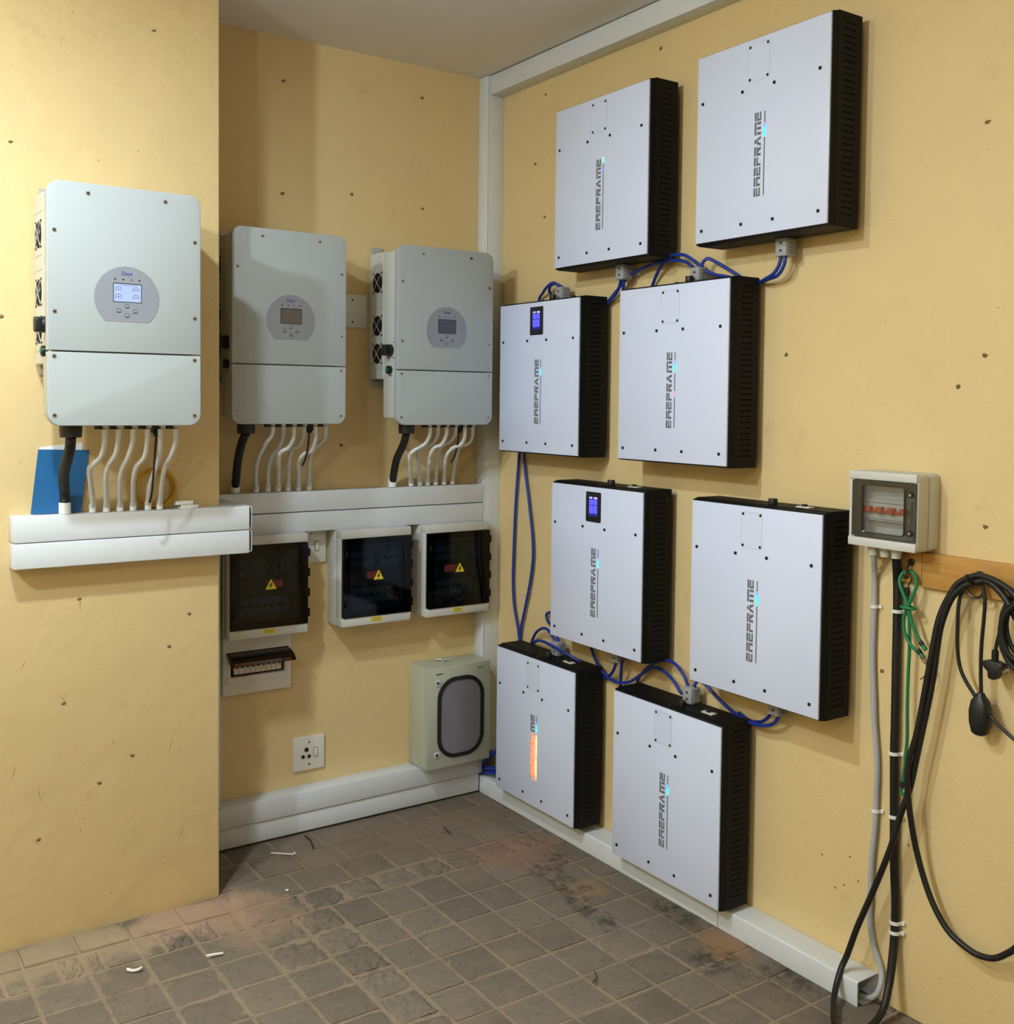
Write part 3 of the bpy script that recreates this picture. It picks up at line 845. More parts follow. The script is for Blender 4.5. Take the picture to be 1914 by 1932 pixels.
def make_inverter(loc, label, screen):
    D, W, Hh = 0.281, 0.422, 0.674
    t = thing('inverter', loc, label, 'inverter', 'white hybrid inverters on the wall')
    R = 0.034
    MB().prism(rrect(0, W, 0.2085, Hh, [0.002, 0.002, R, R], 8), 'y', -D, -D + 0.030).build('front_cover', M['inverter'], t, bevel=0.007, seg=3)
    MB().prism(rrect(0, W, 0.0, 0.2045, [R, R, 0.002, 0.002], 8), 'y', -D, -D + 0.030).build('wiring_cover', M['inverter'], t, bevel=0.007, seg=3)
    body = MB().box(0.015, 0.407, -D + 0.030, -0.135, 0.025, 0.657)
    body.build('case', M['inverter_side'], t, bevel=0.004)
    MB().box(0.0165, 0.4055, -0.135, -0.012, 0.174, 0.662).build('heat_sink_case', M['inverter_side'], t, bevel=0.002)
    br = MB().box(0.060, 0.362, -0.012, 0.0, 0.180, 0.655)
    br.build('wall_bracket', M['steel'], t, bevel=0.001)
    for (x, z) in ((0.053, 0.678), (0.053, 0.157), (0.369, 0.678), (0.369, 0.157)):
        sgn = 1 if z > .4 else -1
        MB().box(x - .023, x + .023, -0.010, 0.0, z - sgn * .020, z + sgn * .014).build('mounting_tab', M['galv'], t, bevel=0.001, seg=1)
        MB().cyl((x, z), 'y', 0.008, -0.024, -0.009, 6).cyl((x, z), 'y', 0.013, -0.014, -0.009, 14).build('bolt', M['galv'], t)
    # cooling fans in their panels, left side
    fan_x = 0.0165
    for (z0, z1) in ((0.4445, 0.4815), (0.4865, 0.6065), (0.2125, 0.4405), (0.6105, 0.655), (0.178, 0.2085)):
        MB().box(fan_x, fan_x - 0.0012, -0.131, -0.030, z0, z1).build('side_panel', M['inverter_side'], t)
    for zc in (0.546, 0.380, 0.272):
        yc, r = -0.083, 0.039
        f = MB().cyl((yc, zc), 'x', r, fan_x - 0.0018, fan_x - 0.0010, 16).build('fan', M['hole'], t)
        g = MB()
        for rr in (0.012, 0.019, 0.026, 0.033):
            ring = [(fan_x - 0.004, yc + rr * math.cos(a * math.pi / 12), zc + rr * math.sin(a * math.pi / 12)) for a in range(24)]
            g.tube(ring, 0.0009, 5, closed=True)
        g.build('fan_grille', M['darksteel'], f, smooth=True)
        g = MB()
        for a in (45, 135):
            c, s = math.cos(math.radians(a)) * 0.050, math.sin(math.radians(a)) * 0.050
            g.tube([(fan_x - 0.004, yc - c, zc - s), (fan_x - 0.005, yc, zc), (fan_x - 0.004, yc + c, zc + s)], 0.0017, 5)
        g.build('fan_strut', M['galv'], f, smooth=True)
        for (a, b) in ((-1, -1), (-1, 1), (1, -1), (1, 1)):
            MB().cyl((yc + a * .037, zc + b * .037), 'x', 0.0038, fan_x - 0.004, fan_x, 8).build('fan_screw', M['darksteel'], f)
    # rotary isolator and push button on the left flank
    k = MB().cyl((-0.199, 0.282), 'x', 0.023, -0.002, 0.015, 24)
    k.build('isolator_knob', M['blackp'], t, bevel=0.002)
    MB().prism(rrect(-0.213, -0.185, 0.261, 0.303, 0.008), 'x', -0.020, -0.001).build('isolator_grip', M['blackp'], t, bevel=0.003)
    b = MB().cyl((-0.197, 0.208), 'x', 0.0155, -0.001, 0.015, 24).build('push_button', M['blackp'], t, bevel=0.0015)
    MB().cyl((-0.197, 0.208), 'x', 0.009, -0.004, 0.0, 20).build('button_cap', M['green'], b)
    for (yy, zz, w) in ((-0.222, 0.312, .016), (-0.219, 0.254, .024), (-0.200, 0.186, .020)):
        MB().box(0.0146, 0.0152, yy - w / 2, yy + w / 2, zz - .002, zz + .002).build('printed_mark', M['faint'], t)
    # control foil
    c, r, cut = (0.211, 0.362), 0.0895, 0.2955
    a0 = math.asin((cut - c[1]) / r)
    arc = [(c[0] + r * math.cos(a0 + (math.pi - 2 * a0) * i / 48), c[1] + r * math.sin(a0 + (math.pi - 2 * a0) * i / 48)) for i in range(49)]
    cp = MB().prism(arc, 'y', -D - 0.0009, -D + 0.001).build('control_panel', M['panelgrey'], t)
    yf = -D - 0.0010
    MB().prism(rrect(0.1725, 0.2515, 0.350, 0.404, 0.002, 3), 'y', yf - 0.0002, yf + .0005).build('screen_frame', M['ink'], cp)
    sc = MB().prism(rrect(0.1745, 0.2495, 0.352, 0.4015, 0.002, 3), 'y', yf - 0.0006, yf).build('screen', M[screen], cp)
    if screen == 'screenon':
        for (gx, gz) in ((0.187, 0.3855), (0.187, 0.3645), (0.2355, 0.3855), (0.2355, 0.3645)):
            arc2 = lambda rr: [(gx + rr * math.cos(math.radians(-30 + 240 * i / 20)), gz + rr * math.sin(math.radians(-30 + 240 * i / 20))) for i in range(21)]
            o1, i1 = arc2(0.0088), arc2(0.0074)
            MB().add([(x, yf - 0.0009, z) for x, z in o1 + i1], [(i, i + 1, 22 + i, 21 + i) for i in range(20)]).build('gauge', M['lcdink'], sc)
            MB().box(gx - .002, gx + .002, yf - .0009, yf - .0007, gz - .0015, gz + .002).build('gauge_mark', M['lcdink'], sc)
        MB().box(0.193, 0.240, yf - .0009, yf - .0007, 0.3975, 0.3985).build('screen_header', M['lcdink'], sc)
    logo_text('Deye', 0.0155, M['deyeblue'], cp, (0.1955, yf - 0.0003, 0.4265), (math.pi / 2, 0, 0), 0.92)
    for i, x in enumerate((0.178, 0.2005, 0.223, 0.245)):
        MB().cyl((x, 0.4145), 'y', 0.0026, yf - 0.0006, yf, 10).build('indicator', M['faint'] if i == 2 else M['ink'], cp)
    for (x, z) in ((0.211, 0.3395), (0.188, 0.3265), (0.234, 0.3265), (0.211, 0.3135)):
        bt = MB().ring(rrect(x - .0065, x + .0065, z - .0060, z + .0060, .003, 3), rrect(x - .0052, x + .0052, z - .0046, z + .0048, .003, 3), 'y', yf - .0006, yf)
        bt.box(x - .0048, x + .0048, yf - .0006, yf, z - .0058, z - .003)
        bt.build('key', M['button'], cp)
    for (x, z) in ((0.107, 0.646), (0.319, 0.646), (0.0185, 0.537), (0.4045, 0.537), (0.0185, 0.3145), (0.4045, 0.3145)):
        link('screw', INV_SCREW, t, (x, -D, z))
    for (x, z) in ((0.0165, 0.192), (0.4035, 0.192), (0.0165, 0.029), (0.4035, 0.029)):
        link('screw', INV_SCREW, t, (x, -D, z))
    # cable entries underneath
    g = MB().cyl((0.071, -0.222), 'z', 0.031, -0.012, 0.026, 10).cyl((0.071, -0.222), 'z', 0.029, -0.034, -0.012, 24, 0.031)
    g.build('main_gland', M['blackp'], t, smooth=True)
    for x in (0.160, 0.199, 0.241, 0.281, 0.320, 0.360):
        MB().cyl((x - 0.0165, -0.236), 'z', 0.0125, -0.011, 0.026, 10).build('gland', M['blackp'], t)
        MB().cyl((x, -0.242), 'z', 0.0098, -0.006, 0.026, 14).build('gland', M['cuff'], t, smooth=True)
    d = MB().box(0.297, 0.325, -0.225, -0.200, -0.024, 0.026).box(0.303, 0.319, -0.221, -0.205, -0.034, -0.024)
    d.build('data_stick', M['blackp'], t, bevel=0.002)
    return t


INV = [(-1.895, PY, 1.567), (-1.237, 0.0, 1.560), (-0.604, 0.0, 1.555)]
make_inverter(INV[0], 'white inverter on the pillar with its screen lit', 'screenon')
make_inverter(INV[1], 'white inverter beside the pillar edge, screen dark, blank plate showing at its right', 'screenoff')
make_inverter(INV[2], 'white inverter nearest the corner, fans and black knob visible on its left side', 'screenoff2')

# conduits: corrugated white hose with a plain cuff where it enters the trunking
WHERE = ['the pillar inverter', 'the inverter beside the pillar edge', 'the inverter nearest the corner']
ORD = ['first', 'second', 'third', 'fourth', 'fifth', 'sixth']
TOPZ = [1.298, 1.302, 1.302]
for n in range(3):
    for i in range(6):
        pts = PATHS['c%d_%d' % (n + 1, i)]
        top = (pts[0][0], pts[0][1], INV[n][2] - 0.008)
        end = (pts[-1][0], pts[-1][1], TOPZ[n] + 0.012)
        pts = [top] + [p for p in pts[1:-1]] + [end]
        t = thing('conduit', (end[0], end[1], TOPZ[n]), '%s white conduit from the left under %s' % (ORD[i], WHERE[n]), 'conduit', 'white corrugated conduits')
        o = (end[0], end[1], TOPZ[n])
        sp = smooth_path(pts, 0.0023)
        m = len(sp)
        MB().tube(rel(sp, o), 0.0079, 10, rf=lambda k, m=m: (1.0 if k % 2 else 0.90) if 8 < k < m - 4 else 1.0).build('hose', M['conduit'], t, smooth=True)
        MB().cyl((0, 0), 'z', 0.0102, 0.0, 0.026, 16).build('cuff', M['cuff'], t, bevel=0.001)
    pts = PATHS['k%d' % (n + 1)]
    end = (pts[-1][0], pts[-1][1], TOPZ[n] + 0.02)
    o = (end[0], end[1], TOPZ[n])
    top = (INV[n][0] + 0.071, INV[n][1] - 0.222, INV[n][2] - 0.032)
    t = thing('power_conduit', o, 'thick black corrugated conduit under %s' % WHERE[n], 'conduit', 'thick black conduits under the inverters')
    sp = smooth_path([top] + pts[1:-1] + [end], 0.0026)
    MB().tube(rel(sp, o), 0.0150, 14, rf=lambda k: 1.0 if k % 2 else 0.94).build('hose', M['rubber'], t, smooth=True)
    MB().cyl((0, 0), 'z', 0.0170, 0.0, 0.034, 20).build('cuff', M['cuff'], t, bevel=0.001)
    # thin data lead hanging from the stick
    lx, ly, lz = INV[n][0] + 0.311, INV[n][1] - 0.213, INV[n][2] - 0.034
    q = [(lx, ly, lz), (lx - .001, ly + .01, lz - .05), (lx - .004, ly + .03, lz - (.10 if n else .16)), (lx - .006, ly + .05, lz - (.12 if n else .20))]
    tag(MB().tube(smooth_path(q), 0.0034, 8).build('data_lead', M['rubber'], smooth=True), 'thin black lead hanging among the conduits under %s' % WHERE[n],
        'cable', 'thin black data leads')

# ------------------------------------------------------------------ batteries
BW, BH, BD = 0.5087, 0.5674, 0.1528


def battery_case():
    mb = MB()
    x0, x1 = -0.128, -0.030
    ya, yb = 0.006, -(BW + 0.006)
    z0, z1 = -0.006, BH + 0.008
    # right flank (toward the viewer) with its ventilation slots cut through
    v = [(x0, ya, z0), (x1, ya, z0), (x1, ya, z1), (x0, ya, z1), (x0, yb, z0), (x1, yb, z0), (x1, yb, z1), (x0, yb, z1)]
    mb.add(v, [(0, 1, 2, 3), (0, 4, 5, 1), (3, 2, 6, 7), (1, 5, 6, 2), (0, 3, 7, 4)])
    sx0, sx1 = -0.105, -0.056
    ns, pitch, sh = 31, 0.01725, 0.0032
    zs = [0.0285 + k * pitch for k in range(ns)]
    q = lambda a, b, c, d, y=yb: mb.add([(a, y, c), (b, y, c), (b, y, d), (a, y, d)], [(0, 1, 2, 3)])
    q(x0, sx0, z0, z1); q(sx1, x1, z0, z1)
    prev = z0
    for z in zs:
        q(sx0, sx1, prev, z)
        prev = z + sh
    q(sx0, sx1, prev, z1)
    mb.cur = 1
    for z in zs:
        a, b, c, d = sx0, sx1, z, z + sh
        yi = yb + 0.007
        mb.add([(a, yb, c), (b, yb, c), (b, yb, d), (a, yb, d), (a, yi, c), (b, yi, c), (b, yi, d), (a, yi, d)],
               [(4, 5, 6, 7), (0, 1, 5, 4), (1, 2, 6, 5), (2, 3, 7, 6), (3, 0, 4, 7)])
    me = bpy.data.meshes.new('case')
    me.from_pydata(mb.v, [], mb.f)
    for i, p in enumerate(me.polygons):
        p.material_index = mb.mi[i]
    me.materials.append(M['black'])
    me.materials.append(M['hole'])
    return me


def letters():
    """The battery maker's word, reading upward: s along the word, h down from letter tops (0..25)."""
    bar = lambda a, b, c, d: [(a, c), (b, c), (b, d), (a, d)]
    P = []
    for kind, s0, s1 in (('E', 0, 160), ('N', 190, 362), ('E', 385, 545), ('F', 570, 730), ('R', 755, 925), ('A', 935, 1115), ('M', 1145, 1385), ('E', 1405, 1567)):
        w = s1 - s0
        f = lambda t: s0 + w * t
        if kind == 'A':
            P += [[(f(.36), 0), (f(.66), 0), (f(.76), 7), (f(.26), 7)],
                  [(f(.22), 9.4), (f(.50), 9.4), (f(.28), 25), (f(0), 25)], [(f(.50), 9.4), (f(.78), 9.4), (f(1), 25), (f(.72), 25)],
                  [(f(.40), 9.4), (f(.60), 9.4), (f(.60), 14.5), (f(.40), 14.5)]]
            continue
        P.append(bar(f(0), f(1), 0, 7))
        if kind == 'E':
            P += [bar(f(0), f(1), 9.4, 14.8), bar(f(0), f(.24), 14.8, 19.4), bar(f(0), f(1), 19.4, 25)]
        elif kind == 'N':
            P += [bar(f(0), f(1), 9.4, 15), bar(f(0), f(.27), 15, 25), bar(f(.73), f(1), 15, 25)]
        elif kind == 'F':
            P += [bar(f(0), f(1), 9.4, 15), bar(f(0), f(.27), 15, 25)]
        elif kind == 'R':
            P += [bar(f(0), f(.95), 9.4, 15), bar(f(0), f(.27), 15, 25), [(f(.42), 15), (f(.78), 15), (f(1), 25), (f(.66), 25)]]
        elif kind == 'M':
            P += [bar(f(0), f(.21), 9.4, 25), bar(f(.395), f(.605), 9.4, 25), bar(f(.79), f(1), 9.4, 25)]
    return P


WORD = letters()


def word_mesh(lo=0, hi=9999, material='print'):
    mb = MB()
    for poly in WORD:
        if lo <= min(p[0] for p in poly) < hi:
            pts = [(-(0.2385 + h * 0.001), 0.1095 + s * (0.2425 / 1567)) for s, h in poly]
            mb.prism(pts, 'x', -BD - 0.0004, -BD + 0.001)
    return mb.mesh('lettering', M[material] if material in M else LED[material])


CASE = battery_case()
rc = lambda g: [(0.0 + g, 0 - g), (-BW - g, 0 - g), (-BW - g, BH + g), (0.0 + g, BH + g)]
FRAME = MB().loft(rc(0.006), rc(0.0035), 'x', -0.128, -0.146).mesh('front_frame', M['black'], bevel=0.001, seg=1)
PLATE = MB().prism(rc(0.0), 'x', -0.146, -BD).mesh('front_plate', M['plate'], bevel=0.0014, seg=2)
BRACKET = MB().box(0, -0.030, -0.060, -0.085, 0.40, 0.46).mesh('wall_bracket', M['black'])
COVER = MB().prism(rrect(-0.2905, -0.2085, 0.4455, 0.5510, 0.008, 4), 'x', -BD - 0.0004, -BD + .001).mesh('access_cover', M['plate'])
SEAM = MB().ring(rrect(-0.2915, -0.2075, 0.4445, 0.5520, 0.009, 4), rrect(-0.2905, -0.2085, 0.4455, 0.5510, 0.008, 4), 'x', -BD - 0.0002, -BD + .001).mesh('cover_seam', M['line'])
BEZEL = MB().prism(rrect(-0.2895, -0.2065, 0.4445, 0.5505, 0.005, 4), 'x', -BD - 0.0022, -BD + .001).mesh('display_bezel', M['blackp'], bevel=0.0008)
WORDM = word_mesh()
WORD_TOP = word_mesh(1130, 9999)
WORD_LOW = word_mesh(0, 1130, 'ember')
BAR = MB().box(-BD - 0.0004, -BD + .001, -0.2790, -0.2750, 0.1100, 0.3515).mesh('status_bar', M['print'])
KNOB = MB().cyl((-0.112, -0.294), 'z', 0.0135, BH + .0075, BH + 0.027, 20).mesh('fuse_knob', M['blackp'], bevel=0.002)
ROCK = MB().box(-0.104, -0.080, -0.372, -0.420, BH + .0075, BH + 0.0115).mesh('dip_switch', M['switchw'], bevel=0.001)
ROCKB = MB().box(-0.097, -0.088, -0.388, -0.402, BH + .011, BH + 0.018).mesh('switch_lever', M['ink'])
INLET = MB().cyl((-0.135, -0.26), 'z', 0.006, BH + .004, BH + 0.009, 10).mesh('cap_screw', M['blackp'])


def oval(v0, v1, w):
    vc, hh = (v0 + v1) / 2, (v1 - v0) / 2
    pts = [(-0.2770 + w * math.cos(2 * math.pi * i / 24), vc + hh * math.sin(2 * math.pi * i / 24)) for i in range(24)]
    return MB().prism(pts, 'x', -BD - 0.0012, -BD - 0.0002)


BAT = [(-0.647, 2.138), (-1.384, 2.143), (-0.290, 1.455), (-1.024, 1.459), (-0.648, 0.783), (-1.391, 0.779), (-0.291, 0.102), (-1.023, 0.093)]
BLAB = ['white-faced battery in the top row, left one, green and blue lights on its logo',
        'white-faced battery highest on the wall, top right, single teal light',
        'white-faced battery with small blue display beside the inverter nearest the corner',
        'white-faced battery with teal and pink lights, second row',
        'white-faced battery with small blue display, third row, above the open floor batteries',
        'white-faced battery left of the breaker box with red lever',
        'white-faced battery glowing orange, lowest in the corner',
        'white-faced battery lowest on the wall, right one, resting above the long floor trunking']
BLAB[4] = 'white-faced battery with small blue display, third row from the top'
BLED = [[('green', .334, .356, .0040), ('blue', .300, .320, .0030)], [('cyan', .276, .318, .0042)], [('cyan', .292, .324, .0040)],
        [('cyan', .286, .326, .0042), ('pink', .206, .230, .0030)], [('cyan', .284, .322, .0042)], [('cyan', .278, .322, .0042)],
        [('cyan', .288, .326, .0042)], [('cyan', .286, .324, .0042)]]
for i, (by, bz) in enumerate(BAT):
    t = thing('wall_battery', (0, by, bz), BLAB[i], 'battery', 'white-faced wall batteries')
    link('case', CASE, t)
    link('front_frame', FRAME, t)
    pl = link('front_plate', PLATE, t)
    link('wall_bracket', BRACKET, t)
    link('wall_bracket', BRACKET, t, (0, -BW + .185, 0))
    if i > 1:                                     # the top pair hangs upside down
        link('fuse_knob', KNOB, t)
        rk = link('dip_switch', ROCK, t)
        link('switch_lever', ROCKB, rk)
        link('cap_screw', INLET, t)
    if i in (2, 4):
        bz_ = link('display_bezel', BEZEL, pl)
    else:
        cv = link('access_cover', COVER, pl)
        link('cover_seam', SEAM, pl)
        for (u, v) in ((0.2165, 0.545), (0.2845, 0.545), (0.2845, 0.452), (0.2165, 0.452)):
            link('screw', BAT_SCREW_S, pl, (-BD, -u, v))
    for (u, v) in ((0.0235, 0.424), (0.188, 0.424), (0.311, 0.424), (0.475, 0.424), (0.0265, 0.0365), (0.191, 0.0365), (0.314, 0.0365), (0.478, 0.0365)):
        link('screw', BAT_SCREW, pl, (-BD, -u, v))
    if i == 6:
        link('lettering', WORD_TOP, pl)
        link('lettering', WORD_LOW, pl)
        fl = MB().prism(rrect(-0.2805, -0.2735, 0.104, 0.282, 0.0035, 4), 'x', -BD - 0.0012, -BD - 0.0002)
        fl.build('status_light', LED['flame'], pl)
        MB().box(-BD - 0.0004, -BD + .001, -0.2790, -0.2750, 0.285, 0.3515).build('status_bar', M['print'], pl)
        def lobes(w, v0, v1, a):
            R_ = [(-0.2575 - w * (1 + a * math.cos(4 * math.pi * k / 24)) * math.sqrt(max(0, math.sin(math.pi * (k + .6) / 25.2))) , v0 + (v1 - v0) * k / 24) for k in range(25)]
            return R_ + [(-0.515 - p[0] + 0.001, p[1]) for p in R_[::-1]]
        MB().prism(lobes(0.0185, 0.102, 0.284, -0.10), 'x', -BD - 0.00015, -BD + 0.0005).build('backlit_halo', M['halo'], pl)
        MB().prism(lobes(0.0145, 0.106, 0.272, -0.14), 'x', -BD - 0.0003, -BD + 0.0005).build('backlit_field', M['emberglow'], pl)
    else:
        link('lettering', WORDM, pl)
        link('status_bar', BAR, pl)
    for (c, v0, v1, w) in BLED[i]:
        oval(v0, v1, w).build('status_light', LED[c], pl)

# display content of the two batteries that have one
for t in [o for o in bpy.data.objects if o.name.startswith('display_bezel')]:
    x = -BD - 0.0026
    sc = MB().box(x, x + 0.001, -0.2745, -0.2225, 0.4645, 0.5350).build('display', M['disp'], t)
    for (u0, u1, v0, v1) in ((.2265, .2475, .505, .524), (.2495, .2705, .505, .524), (.2265, .2475, .4745, .5025), (.2495, .2705, .4745, .5025)):
        MB().box(x - 0.0003, x, -u0, -u1, v0, v1).build('display_tile', M['disptile'], sc)
    for (u0, u1) in ((.227, .231), (.234, .243), (.253, .2705)):
        MB().box(x - 0.0003, x, -u0, -u1, .527, .5325).build('display_readout', M['dispwhite'], sc)

# ------------------------------------------------------------------ blue battery leads with grey connectors


def plug_parts(t, o, top):
    """Grey two-pole connector block with ribbed flank, o = its base centre in world metres."""
    s = 1 if top else -1
    Z = lambda a: a * s
    px = (-0.0195, 0.0195)
    b = MB().box(px[0], px[1], -0.021, 0.021, Z(0.0), Z(0.052)).build('connector', M['plug'], t, bevel=0.002)
    for k in range(6):
        MB().box(px[0] + .008, px[1], -0.0235, -0.0205, Z(0.006 + k * 0.0075), Z(0.0105 + k * 0.0075)).build('rib', M['plug'], b, bevel=0.0006, seg=1)
    for zz in (0.014, 0.036):
        MB().cyl((0.0, Z(zz)), 'x', 0.0042, px[0] - 0.0008, px[0] + .001, 12).build('connector_screw', M['darksteel'], b)


def lead(keys, bat, top, label):
    by, bz = BAT[bat]
    o = (-0.054, by - 0.2755, bz + (BH + 0.008 if top else -0.006))
    t = thing('battery_lead', o, label, 'battery cable', 'blue battery leads with grey connectors')
    plug_parts(t, o, top)
    zt = o[2] + (0.045 if top else -0.045)
    for k in keys:
        pts = [tuple(p) for p in PATHS[k]]
        # the end nearest the connector enters it
        d0 = (Vector(pts[0]) - Vector(o)).length
        d1 = (Vector(pts[-1]) - Vector(o)).length
        if d1 < d0:
            pts = pts[::-1]
        yy = max(o[1] - 0.013, min(o[1] + 0.013, pts[0][1]))
        pts[0] = (o[0], yy, zt)
        MB().tube(rel(smooth_path(pts, 0.012), o), 0.0056, 10).build('wire', M['bluewire'], t, smooth=True)
    return t


lead(['b3a', 'b3b'], 2, True, 'blue lead pair arching from the display battery by the corner and hanging down beside it')
lead(['b1a', 'b1b'], 0, False, 'blue lead pair dropping from under the left top-row battery')
lead(['b4a', 'b4b'], 3, True, 'blue lead pair on top of the second-row right battery')
lead(['b2a', 'b2b'], 1, False, 'blue lead pair hanging under the highest battery')
lead(['b7a', 'b7b'], 6, True, 'blue lead pair on top of the orange-glowing battery')
lead(['b7c', 'b5a'], 4, False, 'blue lead pair dropping under the third-row display battery')
lead(['b8a', 'b8b'], 7, True, 'blue lead pair arching into the lowest right battery')
lead(['b8c', 'b6b'], 5, False, 'blue lead pair looping under the battery left of the breaker box')
for k, lab in (('t1', 'topmost blue cable leaving the floor trunking in the corner'), ('t2', 'middle blue cable leaving the floor trunking in the corner'),
               ('t3', 'lowest blue cable leaving the floor trunking in the corner')):
    tag(MB().tube(smooth_path([(-0.10, -0.05, PATHS[k][0][2])] + PATHS[k], 0.01), 0.0085, 10).build('corner_cable', M['bluewire'], smooth=True), lab, 'cable',
        'blue cables in the corner')


# ------------------------------------------------------------------ smoked-door distribution boxes
def make_enclosure(loc, label, red_dx):
    W, Hh, D = 0.308, 0.372, 0.122
    t = thing('distribution_box', loc, label, 'distribution box', 'smoked-door distribution boxes')
    MB().prism(rrect(0, W, 0, Hh, 0.006, 3), 'y', 0.0, -0.066).build('base', M['encl'], t, bevel=0.003)
    lid = MB().box(0.004, W - .004, -0.066, -D, 0.0, 0.034).box(0.004, W - .004, -0.066, -D, Hh - 0.034, Hh)
    lid.box(0.004, 0.012, -0.066, -D + .012, 0.03, Hh - .03).box(W - 0.012, W - .004, -0.066, -D + .012, 0.03, Hh - .03)
    lid.build('lid_frame', M['encl'], t, bevel=0.004)
    ins = MB().box(0.012, W - .012, -0.066, -0.074, 0.034, Hh - .034)
    ins.build('inner_cover', M['enclin'], t)
    for row, zz in ((0, 0.245), (1, 0.105)):
        MB().box(0.040, W - .040, -0.074, -0.080, zz - .026, zz + .040).build('breaker_slot', M['ink'], t)
        for k in range(8 if row == 0 else 7):
            if row == 0 and k in (4,): continue
            xa = 0.046 + k * 0.0275
            br = MB().box(xa, xa + 0.025, -0.080, -0.096, zz - .022, zz + .036).build('breaker', M['encl'], t, bevel=0.001, seg=1)
            MB().box(xa + .007, xa + .018, -0.096, -0.106, zz + .004, zz + .012).build('toggle', M['ink'], br)
    dr = MB().prism(rrect(0.010, W - .006, 0.035, Hh - .035, 0.004, 3), 'y', -D + .004, -D - .003).build('door', M['smoke'], t)
    MB().ring(rrect(0.009, W - .005, 0.0345, Hh - .0345, .004, 3), rrect(0.040, W - .040, 0.058, Hh - .056, .006, 3), 'y', -D + .0035, -D - .0042).build('door_rim', M['smokeframe'], dr)
    for zz in (0.075, 0.150, 0.225, 0.300):
        MB().prism(rrect(W - .010, W + .004, zz - .016, zz + .016, .005, 3), 'y', -D + .016, -D - .003).build('hinge', M['smokeframe'], dr, bevel=0.001, seg=1)
    for zz in (0.09, 0.28):
        MB().box(0.014, 0.026, -D - .003, -D - .008, zz - .014, zz + .014).build('latch', M['smokeframe'], dr, bevel=0.002)
    yf = -D - 0.0034
    tri = MB().prism([(0.137, 0.1745), (0.180, 0.1745), (0.1585, 0.2125)], 'y', yf - .0006, yf).build('warning_sticker', M['yellow'], dr)
    bolt = [(0.1635, 0.2030), (0.1500, 0.1880), (0.1570, 0.1880), (0.1515, 0.1765), (0.1525, 0.1765), (0.1665, 0.1910), (0.1590, 0.1910), (0.1660, 0.2030)]
    MB().prism(bolt, 'y', yf - .0009, yf - .0005).build('lightning_symbol', M['ink'], tri)
    MB().box(0.126 + red_dx, 0.190 + red_dx, yf - .0002, yf + .0006, 0.180, 0.207).build('red_label', M['red'], dr)
    lb = MB().box(0.128, 0.176, -D, -D - .0008, 0.0105, 0.0285).build('yellow_label', M['yellow'], t)
    for zz in (0.0145, 0.0195, 0.0240):
        MB().box(0.134, 0.170, -D - .0008, -D - .0010, zz - .0008, zz + .0008).build('label_line', M['faint'], lb)
    return t


make_enclosure((-1.194, 0, 0.779), 'smoked-door box nearest the pillar, partly behind the pillar trunking', 0.014)
make_enclosure((-0.757, 0, 0.778), 'smoked-door box in the middle of the three', -0.018)
make_enclosure((-0.388, 0, 0.777), 'smoked-door box nearest the corner', -0.040)

# small flush board with open brown flap
t = thing('consumer_unit', (-1.182, 0, 0.555), 'small white flush breaker board with brown flap lifted open', 'consumer unit')
cu = MB().ring(rrect(0, 0.264, 0, 0.215, 0.003, 2), rrect(0.030, 0.240, 0.066, 0.128, 0.002, 2), 'y', 0.0, -0.030)
cu.build('cover', M['switchw'], t, bevel=0.002)
MB().box(0.026, 0.244, -0.004, -0.012, 0.060, 0.135).build('recess', M['hole'], t)
for k in range(9):
    bxm = MB().box(0.044 + k * 0.0205, 0.0635 + k * 0.0205, -0.012, -0.026, 0.074, 0.122).build('breaker', M['switchw'], t, bevel=0.001, seg=1)
    MB().box(0.050 + k * 0.0205, 0.058 + k * 0.0205, -0.026, -0.032, 0.098, 0.105).build('toggle', M['ink'], bxm)
lip = MB().prism(rrect(0.012, 0.252, 0.040, 0.066, 0.002, 2), 'y', -0.030, -0.034)
lip.build('flap_rest', M['switchw'], t, bevel=0.001)
th = [(0.095 + 0.038 * math.cos(math.pi * i / 10 + math.pi), 0.041 + 0.020 * math.sin(math.pi * i / 10 + math.pi)) for i in range(11)]
MB().prism(th, 'y', -0.029, -0.033).build('thumb_notch', M['switchw'], t)
fl = MB()
prof = [(-0.031, 0.157), (-0.050, 0.156), (-0.070, 0.152), (-0.090, 0.145), (-0.104, 0.136), (-0.112, 0.124)]
n = len(prof)
vs = []
for x in (0.014, 0.250):
    vs += [(x, y, z) for y, z in prof] + [(x, y + .0015, z - .002) for y, z in prof]
fs = []
for i in range(n - 1):
    a, b = i, 2 * n + i
    fs += [(a, a + 1, b + 1, b), (n + a, n + b - 0, n + b + 1, n + a + 1)]
    fs += [(a, n + a, n + a + 1, a + 1), (b, b + 1, n + b + 1, n + b)]
fs += [(0, 2 * n, 3 * n, n), (n - 1, 2 * n - 1, 4 * n - 1, 3 * n - 1)]
fl.add(vs, fs)
for x in (0.014, 0.250):                                     # cheeks of the flap
    ch = [(y, z) for y, z in prof] + [(-0.085, 0.118), (-0.050, 0.128), (-0.032, 0.146)]
    fl.prism(ch, 'x', x, x + (.002 if x < .1 else -.002))
fl.build('flap', M['brown'], t)
MB().box(0.012, 0.252, -0.028, -0.034, 0.155, 0.159).build('flap_hinge', M['ink'], t)

